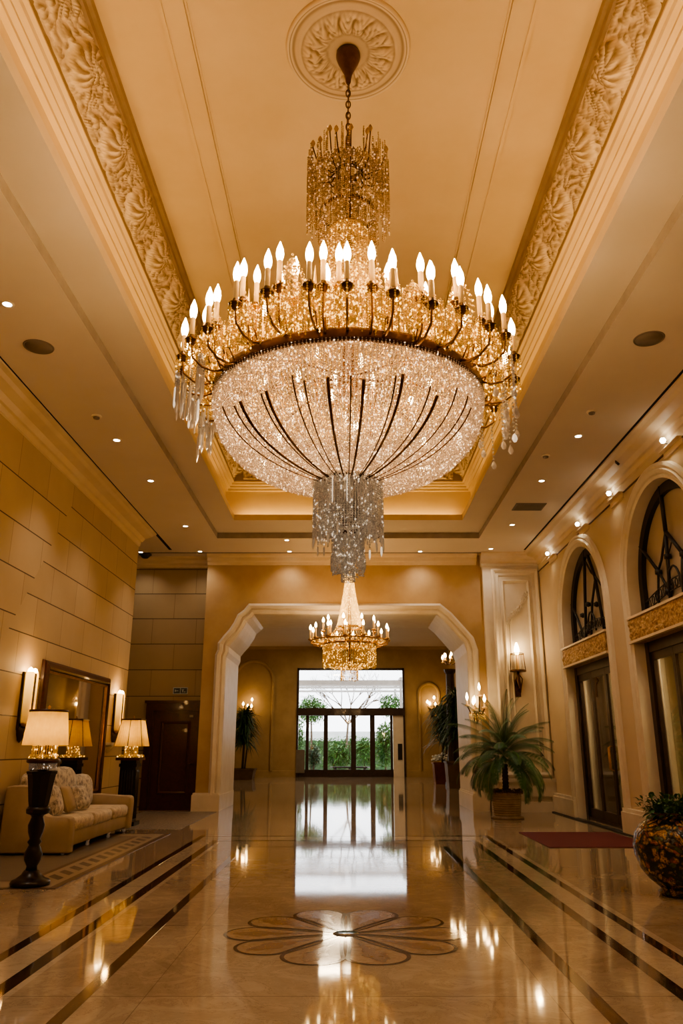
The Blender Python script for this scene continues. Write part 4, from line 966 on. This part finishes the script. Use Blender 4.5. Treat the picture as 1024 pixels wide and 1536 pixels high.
MB().tube([(.44, -.06, 1.05), (.44, -.11, 1.05), (.34, -.12, 1.05)], .012, 8).build('handle', M['bronze'], lf)
MB().box(.33, .42, -.10, -.06, 2.14, 2.19).build('door_closer', M['steel'], lf)
# exit sign above it
t = thing('exit_sign', 'small dark sign with two pictogram panels in a pale frame above the dark wooden door', 'sign', (-4.23+.05, YF+.29, 2.78))
mb = MB(); mb.box(-.18, .18, -.03, 0, -.08, -.065); mb.box(-.18, .18, -.03, 0, .065, .08); mb.box(-.18, -.165, -.03, 0, -.08, .08); mb.box(.165, .18, -.03, 0, -.08, .08); mb.box(-.006, .006, -.03, 0, -.08, .08); mb.build('frame', M['signw'], t)
MB().box(-.17, .17, -.02, -.002, -.07, .07).build('panel', M['signg'], t)
mb = MB(); mb.box(-.13, -.05, -.024, -.018, -.008, .008); mb.box(-.135, -.115, -.024, -.018, -.025, .025); mb.box(.03, .09, -.024, -.018, .018, .03); mb.box(.05, .07, -.024, -.018, -.035, .02); mb.box(.09, .13, -.024, -.018, -.035, -.02); mb.build('pictogram', M['signw'], t)
# ================================================================== PLANTS
def leaflet(vs, fs, p, d, up, L, w, droop):
    """one blade: base p, direction d, length L"""
    d = d.normalized(); side = d.cross(up).normalized(); n = len(vs); q = []
    for t, k in ((0, .25), (.35, 1), (.7, .7), (1, .02)):
        c = p+d*(L*t)+Vector((0, 0, -droop*L*t*t)); q += [c-side*(w*k), c+side*(w*k)]
    vs += [tuple(v) for v in q]
    fs += [(n, n+1, n+3, n+2), (n+2, n+3, n+5, n+4), (n+4, n+5, n+7, n+6)]
def palm_leaves(nf, H, base, L, nl=26, up0=75, spread=1.0, wl=.011, ll=.34):
    vs = []; fs = []
    for k in range(nf):
        a = k*2.399+random.uniform(-.2, .2); u = k/nf; el = R(lerp(86, -5, u**.8)+random.uniform(-7, 7)); l = L*lerp(.95, .85, u)*random.uniform(.85, 1.05)
        hd = Vector((cos(a), sin(a), 0)); p = Vector((0, 0, base+H*(1-u)*.25)); pts = []; st = l/nl; e = el; q = p.copy()
        for j in range(nl+1):
            pts.append(q.copy()); q = q+(hd*cos(e)+Vector((0, 0, sin(e))))*st; e -= R(lerp(1.6, 4.4, u)*(.5+1.1*j/nl))*(26/nl)*spread
        for j in range(1, nl):
            t = j/nl; tg = (pts[j+1]-pts[j-1]).normalized(); sd = tg.cross(Vector((0, 0, 1))); sd = sd.normalized() if sd.length > .05 else Vector((-sin(a), cos(a), 0)); nrm = sd.cross(tg)
            w = ll*(sin(pi*min(1, .18+t*.80)))**.7
            for s in (-1, 1):
                if t > .12: leaflet(vs, fs, pts[j], tg*.75+sd*s*.8+nrm*.12, nrm, w, wl, .75)
        for j in range(nl):                         # rachis as a thin blade
            n = len(vs); sd = Vector((-sin(a), cos(a), 0))*.006; vs += [tuple(pts[j]-sd), tuple(pts[j]+sd), tuple(pts[j+1]+sd), tuple(pts[j+1]-sd)]; fs.append((n, n+1, n+2, n+3))
    return MB().add(vs, fs)
pt = thing('potted_palm', 'bushy green palm in a ribbed clay pot before the white corner panel', 'plant', (3.36, 17.35, 0))
prof = [(0, 0), (.34, 0), (.345, .03), (.27, .05)]
for i in range(9): z = .06+i*.045; r = .27+.035*i/8; prof += [(r, z), (r+.014, z+.012), (r+.014, z+.028), (r, z+.04)]
prof += [(.32, .48), (.33, .51), (.30, .52), (.28, .47), (0, .47)]
M['claypot'] = mat('ribbed_clay', (.42, .32, .23), (.27, .19, .13), .6, sc=6)
MB().lathe(prof, 40).build('pot', M['claypot'], pt)
vs = []; fs = []
for i in range(900):
    a = random.random()*2*pi; r = .24+.12*random.random(); z = .50+.07*random.random(); p = Vector((r*cos(a), r*sin(a), z)); d = Vector((random.uniform(-1, 1), random.uniform(-1, 1), random.uniform(-.5, 1))); leaflet(vs, fs, p, d, Vector((.1, .3, 1)), .055, .011, .3)
MB().add(vs, fs).build('moss_wreath', mat('dried_moss', (.36, .20, .06), (.16, .08, .02), .8, sc=20), pt)
mb = MB()
for i in range(9): z = .46+i*.07; mb.lathe([(.058, z), (.072, z+.035), (.056, z+.07)], 12)
mb.build('trunk', M['bark'], pt)
palm_leaves(66, .9, 1.15, 1.48, 50, wl=.0062, ll=.22).build('fronds', M['leaf'], pt)
# dracaena-like plants in boxes inside the vestibule
def blade_plant(n, h0, h1, L, w):
    vs = []; fs = []
    for k in range(n):
        z = lerp(h0, h1, random.random()**.8); a = random.random()*2*pi; el = R(random.uniform(5, 75)); d = Vector((cos(a)*cos(el), sin(a)*cos(el), sin(el))); leaflet(vs, fs, Vector((.05*cos(a), .05*sin(a), z)), d, Vector((-sin(a)*.2, cos(a)*.2, 1)), L*random.uniform(.6, 1.1), w, random.uniform(.4, 1.1))
    return MB().add(vs, fs)
def box_plant(label, x, y, w, h, top, m, lm, n, L):
    t = thing('planter_box_plant', label, 'plant', (x, y, 0)); s = w/2
    mb = MB(); k = .88
    mb.add([(-s*k, -s*k, 0), (s*k, -s*k, 0), (s*k, s*k, 0), (-s*k, s*k, 0), (-s, -s, h), (s, -s, h), (s, s, h), (-s, s, h)], [(3, 2, 1, 0), (0, 1, 5, 4), (1, 2, 6, 5), (2, 3, 7, 6), (3, 0, 4, 7)])
    mb.box(-s-.03, s+.03, -s-.03, -s+.03, h-.06, h); mb.box(-s-.03, s+.03, s-.03, s+.03, h-.06, h); mb.box(-s-.03, -s+.03, -s, s, h-.06, h); mb.box(s-.03, s+.03, -s, s, h-.06, h)
    mb.build('planter', m, t); MB().box(-s+.02, s-.02, -s+.02, s-.02, h-.1, h-.04).build('soil', M['soil'], t)
    mb = MB(); mb.tube([(0, 0, h-.1), (.04, .02, top*.5), (0, 0, top*.8)], [.06, .05, .03], 8); mb.tube([(.1, 0, h-.1), (.2, .05, top*.45), (.25, .0, top*.7)], [.04, .04, .02], 8); mb.build('stems', M['bark'], t)
    blade_plant(n, top*.42, top*.85, L, .028).build('leaves', lm, t); return t
box_plant('tall leafy plant in a square brown planter in the left entrance niche', -5.05, 38.6, 1.2, .50, 3.6, M['boxpl'], M['leaf_dark'], 750, 1.0)
box_plant('dark leafy plant in a square brown planter beside the right jamb of the opening', 4.15, 30.4, .95, .95, 4.0, M['boxpl'], M['leaf_dark'], 620, .95)
cpl = box_plant('dark leafy plant in a red copper planter with white flowers, right of the entrance', 4.0, 34.0, .85, .85, 3.7, M['copper'], M['leaf_dark'], 520, .9)
fl = []
for k in range(170): a = random.random()*2*pi; r = .48*sqrt(random.random()); fl.append((r*cos(a), r*sin(a), .92+.34*random.random()*(1-r)))
beads('flowers', fl, .045, mat('petal_white', (.8, .78, .7), rough=.6), cpl, 1.0)
# tall torchere with lit candelabrum
def candelabrum(t, z, n, r, fr=.05):
    for k in range(n):
        a = 2*pi*k/n+.4; rr = r*(.35 if k == 0 else 1); zz = z+(.35 if k == 0 else .06*(k % 3))
        o = MB().tube([(0, 0, z-.15), (rr*.6*cos(a), rr*.6*sin(a), z-.2), (rr*cos(a), rr*sin(a), zz-.12)], .018, 6).build('arm', M['bronze'], t)
        MB().lathe([(0, zz-.14), (.06, zz-.12), (.07, zz-.10), (.025, zz-.09), (.025, zz), (0, zz)], 8, (rr*cos(a), rr*sin(a), 0)).build('candle', M['candle'], o)
        MB().lathe([(0, zz), (fr*.6, zz+.03), (fr, zz+.08), (fr*.5, zz+.15), (0, zz+.2)], 8, (rr*cos(a), rr*sin(a), 0)).build('flame_bulb', M['flame'], o)
t = thing('torchere', 'tall dark fluted column stand topped with a lit candelabrum behind the right jamb', 'floor lamp', (4.22, 32.4, 0))
MB().lathe([(0, 0), (.34, 0), (.34, .12), (.26, .2), (.2, .3), (0, .3)], 16).build('base', M['walnut'], t)
MB().lathe([(0, .28), (.22, .28), (.20, 2.4), (.17, 4.35), (.24, 4.45), (.26, 4.55), (0, 4.55)], 12, smooth=False).build('column', M['walnut'], t)
candelabrum(t, 4.95, 7, .28)
t = thing('wall_candelabrum', 'lit candle bracket on the rear entrance wall right of the glass doors', 'wall lamp', (4.45, YE-.35, 0))
MB().tube([(0, .33, 3.2), (0, .1, 2.95), (0, 0, 3.3)], .03, 6).build('bracket', M['bronze'], t); MB().lathe([(0, -.14), (.09, -.1), (.11, 0), (.09, .1), (0, .14)], 12, (0, .33, 3.2)).build('wall_plate', M['bronze'], t); candelabrum(t, 3.55, 4, .30, .07)
t = thing('wall_candelabrum', 'lit candelabrum bracket on the white casing at the right jamb beside the palm', 'wall lamp', (3.07, YF-.48, 0))
MB().tube([(.02, .34, 2.1), (.0, .15, 1.98), (0, 0, 2.25)], .016, 6).build('bracket', M['bronze'], t); MB().lathe([(0, -.1), (.05, -.07), (.06, 0), (.05, .07), (0, .1)], 12, (.02, .33, 2.1)).build('wall_plate', M['bronze'], t); candelabrum(t, 2.38, 5, .23, .035)
dp = []
for k in range(40): a = random.random()*2*pi; r = .20*sqrt(random.random()); hang(dp, r*cos(a), r*sin(a), 2.22, 2.0+.12*random.random(), .02)
beads('crystal_drops', dp, .009, M['cr_gold'], t)
t = thing('wall_candelabrum', 'lit candle bracket in the left entrance niche above the tall plant', 'wall lamp', (-5.2, YE-.3, 0))
MB().tube([(0, .3, 2.9), (0, .1, 2.8), (0, 0, 3.1)], .03, 6).build('bracket', M['bronze'], t); candelabrum(t, 3.45, 4, .35, .06)
# lantern sconce on the white panel
t = thing('lantern_sconce', 'small wire-basket lantern sconce with lit candle bulb on the white corner panel', 'wall lamp', (4.13, YF-.34, 3.2))
mb = MB()
for z, r in ((0, .19), (.02, .19), (.42, .16)): mb.tube([(r*cos(q), r*sin(q), z) for q in [2*pi*i/24 for i in range(25)]], .010, 5)
for k in range(10): a = 2*pi*k/10; mb.tube([(.19*cos(a), .19*sin(a), .0), (.16*cos(a), .16*sin(a), .42)], .006, 5)
mb.build('basket', M['bronze'], t)
MB().lathe([(0, 0), (.18, 0), (.18, .012), (0, .012)], 24).build('tray', M['bronze'], t)
mb = MB(); mb.tube([(0, 0, 0), (0, .03, -.2), (.05, .10, -.38), (.0, .17, -.45)], [.03, .05, .035, .02], 8); mb.tube([(0, 0, -.1), (-.08, .04, -.22), (-.02, .1, -.36)], .018, 6); mb.tube([(0, 0, -.05), (.10, .03, -.18), (.05, .1, -.5)], .015, 6); mb.build('bracket', M['bronze'], t)
MB().box(-.07, .07, .15, .18, -.6, -.2).build('wall_plate', M['bronze'], t)
MB().lathe([(0, .01), (.04, .01), (.04, .40), (0, .40)], 10).build('candle', M['candle'], t); MB().lathe([(0, .38), (.045, .42), (.07, .50), (.05, .60), (.02, .69), (0, .70)], 12).build('flame_bulb', M['flame'], t)
# big ornamental urn with greenery at the right edge
def urnmat():
    m, nt, b = newmat('majolica_floral'); tc = nt.nodes.new('ShaderNodeTexCoord'); v = nt.nodes.new('ShaderNodeTexVoronoi'); v.inputs['Scale'].default_value = 17; v.inputs['Randomness'].default_value = 1
    nn = noiz(nt, 5, 4, .6, 2.5); mp = nt.nodes.new('ShaderNodeVectorMath'); mp.operation = 'ADD'; nt.links.new(tc.outputs['Object'], mp.inputs[0])
    nz = nt.nodes.new('ShaderNodeTexNoise'); nz.inputs['Scale'].default_value = 5; nt.links.new(tc.outputs['Object'], nz.inputs['Vector'])
    sc_ = nt.nodes.new('ShaderNodeVectorMath'); sc_.operation = 'SCALE'; sc_.inputs['Scale'].default_value = .22; nt.links.new(nz.outputs['Color'], sc_.inputs[0]); nt.links.new(sc_.outputs[0], mp.inputs[1]); nt.links.new(mp.outputs[0], v.inputs['Vector'])
    e = NT(nt, v.outputs['Distance']); col_ = v.outputs['Color']
    s = nt.nodes.new('ShaderNodeSeparateColor'); nt.links.new(col_, s.inputs[0]); r_ = NT(nt, s.outputs[0])
    gold = mixc(nt, ramp(nt, nn, .35, .65), (.62, .36, .07, 1), (.34, .15, .03, 1)); gold = mixc(nt, r_.gt(.84), gold, (.36, .10, .03, 1)); gold = mixc(nt, r_.lt(.14), gold, (.07, .11, .035, 1))
    f2 = noiz(nt, 26, 4, .7, 2.0); gold = mixc(nt, ramp(nt, f2, .42, .60), gold, (.05, .028, .012, 1)); base = mixc(nt, ramp(nt, e+(nn-.5)*.5, .38, .62), gold, (.012, .012, .012, 1)); nt.links.new(base, b.inputs['Base Color'])
    b.inputs['Roughness'].default_value = .25; b.inputs['Coat Weight'].default_value = .15; bump(nt, b, e*-1, .6, .02); return m
t = thing('ornamental_urn', 'large round floral-glazed urn of yellow and black holding greenery at the right edge', 'urn', (3.33, 8.45, 0))
MB().lathe([(0, 0), (.20, 0), (.215, .03), (.18, .06), (.20, .08), (.28, .14), (.36, .24), (.405, .36), (.415, .46), (.39, .57), (.33, .66), (.24, .72), (.20, .735), (.21, .76), (.235, .775), (.22, .78), (.18, .74), (0, .72)], 56).build('body', urnmat(), t)
MB().lathe([(0, .70), (.20, .735), (.0, .76)], 20).build('soil', M['soil'], t)
vs = []; fs = []
for i in range(620):
    a = random.random()*2*pi; r = .18*sqrt(random.random()); el = R(random.uniform(5, 85)); d = Vector((cos(a)*cos(el), sin(a)*cos(el), sin(el))); k = random.random()
    leaflet(vs, fs, Vector((r*cos(a), r*sin(a), .74))+d*(.20*k), d+Vector((random.uniform(-.6, .6), random.uniform(-.6, .6), random.uniform(-.3, .5))), Vector((.2, .1, 1)), .10, .016, .5)
MB().add(vs, fs).build('foliage', M['leaf'], t)

# ================================================================== ENTRANCE GLAZING
dr = struct(empty('door_5', (0, YE, 0)))
YG = .1
mb = MB(); mb.box(DX0, DX1, -.12, .25, 3.08, 3.46); mb.build('door_header', M['walnut'], dr)
mb = MB(); mb.box(DX0, DX0+.09, -.05, .28, 0, DZ); mb.box(DX1-.09, DX1, -.05, .28, 0, DZ); mb.box(DX0, DX1, -.05, .28, DZ-.10, DZ); mb.build('outer_frame', M['walnut'], dr)
for x, w in ((-2.15, .16), (-1.18, .22), (.28, .26), (1.28, .26), (2.28, .12)):
    MB().box(x-w/2, x+w/2, YG-.06, YG+.06, 0, 3.1).build('mullion', M['walnut'], dr)
MB().box(DX0, 2.4, YG-.05, YG+.07, 0, .36).build('bottom_rail', M['walnut'], dr)
for a, b in ((DX0+.05, -2.15), (-2.15, -1.18), (-1.18, .28), (.28, 1.28), (1.28, 2.28)): MB().box(a, b, YG, YG+.012, .34, 3.1).build('glass_pane', M['glass'], dr)
MB().box(DX0+.05, DX1-.05, YG, YG+.012, 3.4, DZ-.05).build('glass_pane', M['glass'], dr)
MB().tube([(-.02+.1, YG-.10, .9), (.08, YG-.10, 1.7)], .02, 6).build('handle', M['steel'], dr)
MB().box(2.36, DX1-.02, -.02, .3, 0, 3.1).build('side_panel', M['white'], dr)
MB().box(2.60, 2.82, -.06, -.02, .85, 1.65).build('control_panel', M['dark'], dr)
mb = MB(); mb.box(DX0, DX0+.45, -.06, .1, .2, 1.35); mb.build('radiator', M['steel'], dr)
# ---- outside
gx = struct(MB().box(-14, 14, YE+.3, 62, -.2, -.02).build('ground_outside', mat('pale_paving', (.55, .56, .52), rough=.7, sc=2)))
struct(MB().box(-12, 12, 58, 58.3, 0, 2.6).build('wall_garden', M['paleext']))
def bush(label, x, y, z0, rx, rz, n, L=.22, trunk=True, g=None, m='leaf_out'):
    t = thing('garden_shrub', label, 'shrub', (x, y, 0), group=g); vs = []; fs = []
    for i in range(n):
        a = random.random()*2*pi; c = random.uniform(-1, 1); r = (random.random()**.35)*(.75+.35*noise.noise(Vector((cos(a)*1.7+x, sin(a)*1.7, c*2)))+.1); s = sqrt(1-c*c)
        p = Vector((rx*r*s*cos(a), rx*r*s*sin(a), z0+rz*r*c)); d = Vector((random.uniform(-1, 1), random.uniform(-1, 1), random.uniform(-.6, .8))); leaflet(vs, fs, p, d, Vector((.3, .2, 1)), L*random.uniform(.6, 1.2), L*.17, .3)
    MB().add(vs, fs).build('foliage', M[m], t); MB().tube([(0, 0, -.02), (.05, 0, z0*.5), (0, 0, z0)], [.07, .06, .04], 7).build('stem', M['bark'], t); return t
bush('big rounded green shrub seen through the left of the transom window', -2.3, 49.2, 3.7, 1.15, .95, 2300)
bush('green shrub outside seen at the right of the transom window', 2.75, 49, 3.9, 1.1, .8, 1600)
bush('dark rounded bush outside the left glass panel', -1.95, 44.6, 1.0, .5, .75, 1300, .16, m='leaf_dark')
bush('leafy shrub outside the wide middle-left glass panel', -.6, 47.2, .95, .95, .95, 1900)
bush('leafy shrub outside the middle-right glass panel', .95, 48.6, 1.2, .75, 1.0, 1500)
bush('tall leafy shrub outside the rightmost glass panel', 2.1, 45.5, 1.6, .75, 1.5, 2200)
bush('narrow green shrub outside the leftmost glass strip', -3.05, 46.4, 2.0, .5, 1.5, 1300)
# hedge behind
t = thing('hedge', 'low clipped hedge along the back of the garden', 'hedge', (0, 54, 0)); vs = []; fs = []
for i in range(5200):
    p = Vector((random.uniform(-7, 7), random.uniform(-.5, .5), random.uniform(.2, 2.0)+.2*random.random())); d = Vector((random.uniform(-1, 1), random.uniform(-1, 1), random.uniform(-.4, .8))); leaflet(vs, fs, p, d, Vector((.3, .2, 1)), .26, .045, .3)
MB().add(vs, fs).build('foliage', M['leaf_out'], t); MB().box(-6.9, 6.9, -.35, .35, -.02, 1.9).build('core', M['leaf_dark'], t)
# pergola
t = thing('pergola', 'grey timber pergola frame outside above the entrance doors', 'pergola', (0, 45.5, 0))
for x in (-3.3, 3.05): MB().box(x-.07, x+.07, -.07, .07, -.02, 5.1).build('post', M['pergola'], t)
for x in (-3.3, 3.05): MB().box(x-.07, x+.07, 5.4, 5.54, -.02, 5.1).build('post', M['pergola'], t)
for y, z in ((0, 4.95), (1.8, 5.0), (3.6, 5.0), (5.47, 4.9)): MB().box(-3.7, 3.5, y-.06, y+.06, z, z+.26 if y == 0 else z+.12).build('beam', M['pergola'], t)
for x in (-3.3, 3.05): MB().box(x-.06, x+.06, -.3, 5.8, 5.2, 5.36).build('rafter', M['pergola'], t)
# bare tree
t = thing('bare_tree', 'bare branching tree outside behind the transom window', 'tree', (-.1, 52.6, 0)); mb = MB()
def branch(p, d, l, r, n):
    q = p+d*l; mid = p+d*(l*.5)+Vector((random.uniform(-.06, .06), 0, random.uniform(-.04, .04)))*l; mb.tube([p, mid, q], [r, r*.85, r*.65], 5)
    if n: [branch(q, (d+Vector((random.uniform(-.85, .85), random.uniform(-.08, .08), random.uniform(-.25, .35)))).normalized(), l*random.uniform(.62, .85), r*.62, n-1) for _ in range(3 if n > 2 else 2)]
branch(Vector((0, 0, -.02)), Vector((.03, 0, 1)), 3.0, .10, 0); 
for a in (-.95, -.4, .15, .7, 1.1): branch(Vector((.09, 0, 2.95)), Vector((a, random.uniform(-.08, .08), 1)).normalized(), 1.25, .055, 4)
mb.build('branches', M['bark'], t)
# dark curved planter bench just outside the doors
t = thing('outdoor_bench', 'low dark curved bench just outside the middle door panels', 'bench', (.1, 43.6, -.02))
mb = MB(); mb.sweep([(-1.0+2.0*i/12, .25*sin(pi*i/12), .42) for i in range(13)], (0, 0, 1), [(-.2, 0), (.2, 0), (.2, .08), (-.2, .08)]); mb.build('seat', M['dark'], t)
for x in (-.8, 0, .8): MB().box(x-.07, x+.07, -.05, .3, 0, .43).build('leg', M['dark'], t)
EXTRA = 1
# ================================================================== CAMERA, LIGHTS, WORLD
cd = bpy.data.cameras.new('camera'); cam = bpy.data.objects.new('camera', cd); COL.objects.link(cam)
cd.sensor_fit = 'VERTICAL'; cd.sensor_height = 24; cd.lens = 24*1150/1536; cd.shift_x = -10/1536; cd.clip_end = 300
cam.location = (0, 0, HC); cam.rotation_euler = (pi/2+R(17.16), 0, 0); bpy.context.scene.camera = cam
def light(kind, name, loc, e, c=WARM, size=.1, rot=(0, 0, 0), **kw):
    d = bpy.data.lights.new(name, kind); d.energy = e; d.color = c[:3]; o = bpy.data.objects.new(name, d); COL.objects.link(o)
    o.location = loc; o.rotation_euler = rot
    if 'ceiling_light' in name or 'side_room' in name: d.specular_factor = .05
    if kind == 'AREA':
        d.shape = 'RECTANGLE'; d.size, d.size_y = size if isinstance(size, tuple) else (size, size)
    elif kind == 'SPOT': d.shadow_soft_size = size; d.spot_size = kw.get('cone', R(80)); d.spot_blend = kw.get('blend', .6)
    else: d.shadow_soft_size = size
    return o
# big chandelier
for k in range(8):
    a = 2*pi*k/8+.3; light('POINT', 'candle_ring_light', (1.22*cos(a), 5.8+1.22*sin(a), 4.95), 16, (1, .64, .31), .06)
for k in range(4):
    a = 2*pi*k/4+.2; light('POINT', 'bowl_light', (.5*cos(a), 5.8+.5*sin(a), 3.98), 34, (1, .70, .40), .07)
light('POINT', 'stem_light', (0, 5.6, 5.1), 10, (1, .66, .34), .05)
light('POINT', 'tail_light', (0, 5.8, 3.5), 8, (1, .8, .6), .03)
# second chandelier
for k in range(3):
    a = 2*pi*k/3; light('POINT', 'second_chandelier_light', (.03+.75*cos(a), 18.15+.75*sin(a)-.1, 4.35), 13, (1, .62, .29), .08)
light('POINT', 'second_cone_light', (.03, 18.15, 4.7), 6, (1, .66, .32), .05)
light('POINT', 'second_basket_light', (.03, 18.15, 3.5), 4, (1, .66, .32), .05)
# cove strips
for nm, loc, sz in (('cove_left', (-LX-.13, 7, ZI+.07), (.08, 17)), ('cove_right', (LX+.13, 7, ZI+.07), (.08, 17)), ('cove_far', (0, LY+.13, ZI+.07), (5.0, .08)), ('cove_near', (0, YN+1.08, ZI+.07), (5.0, .08))):
    light('AREA', nm, loc, sz[0]*sz[1]*(58 if nm == 'cove_far' else 31), (1, .63, .19), sz, (pi, 0, 0))
for y in (-1.5, 1.0, 3.4, 5.8):  # added fill spots without fixtures, brightening the lower room
    for x in (-3.8, 3.8): light('SPOT', 'downlight_and_fill_beam', (x, y, ZS-.05), 95, (1, .86, .68), .05, cone=R(95), blend=.8)
# downlight cones
for x, y, z in DOWN: light('SPOT', 'downlight_and_fill_beam', (x, y, z-.03), 85 if y < 17.4 else 38, (1, .86, .68), .04, cone=R(95) if y < 17.4 else R(125), blend=.8 if y < 17.4 else 1)
for y in (10.7, 13.2, 15.2, 17.7): light('SPOT', 'wall_spot_beam', (XW-.14, y, 5.80), 13, (1, .87, .60), .03, (0, R(10), 0), cone=R(130), blend=.9); light('POINT', 'wall_spot_glow', (XW-.12, y, 5.84), 1.6, (1, .9, .62), .03)
# added vestibule fill: area panels under the ceiling, without fixtures
for y in (26, 33, 38.5): light('AREA', 'vestibule_fill_ceiling_light', (-.5, y, VZ-.05), 120, (1, .78, .50), (1.2, 1.2), (0, 0, 0))
# lamps, sconces, bracket lights
light('POINT', 'lamp_light_near', (-3.40, 9.0, 1.60), 8, (1, .60, .20), .05)
light('POINT', 'lamp_light_far', (-4.25, 15.75, 1.70), 9, (1, .60, .20), .05)
for y in (11.75, 16.45):
    for z in (2.66, 1.9): light('POINT', 'sconce_light', (-XW+.24, y, z), 5 if z > 2 else 2.5, (1, .56, .2), .05)
light('POINT', 'lantern_light', (4.13, YF-.50, 3.75), 6, (1, .68, .36), .05)
light('POINT', 'torchere_light', (4.3, 31.8, 5.3), 16, (1, .6, .25), .08)
light('POINT', 'bracket_light', (4.4, YE-.8, 3.9), 10, (1, .6, .25), .08); light('POINT', 'bracket_light', (3.0, YF-.85, 2.55), 3, (1, .62, .28), .05)
light('POINT', 'niche_light', (-5.2, YE-.75, 3.8), 14, (1, .6, .25), .08)
for y in (8, 12, 16): light('AREA', 'side_room_light', (XW+.8, y, 3.58), 420, (1, .82, .52), (.6, .6), (0, 0, 0))
w = bpy.data.worlds.new('world'); bpy.context.scene.world = w; w.use_nodes = True
bg = w.node_tree.nodes['Background']; bg.inputs[0].default_value = (.93, .96, 1, 1); bg.inputs[1].default_value = 5.0
sc = bpy.context.scene
sc.view_settings.view_transform = 'AgX'; sc.view_settings.look = 'AgX - Medium High Contrast'; sc.view_settings.exposure = 0.15
cy = sc.cycles; cy.use_denoising = True; cy.max_bounces = 7; cy.diffuse_bounces = 4; cy.glossy_bounces = 4; cy.transparent_max_bounces = 10; cy.transmission_bounces = 4
cy.sample_clamp_indirect = 4; cy.sample_clamp_direct = 0; cy.caustics_reflective = False; cy.caustics_refractive = False; cy.use_light_tree = True; cy.use_adaptive_sampling = True; cy.adaptive_threshold = .02

light('POINT', 'tail_fill_light', (.0, 5.2, 2.7), 2.5, (1, .86, .66), .05)
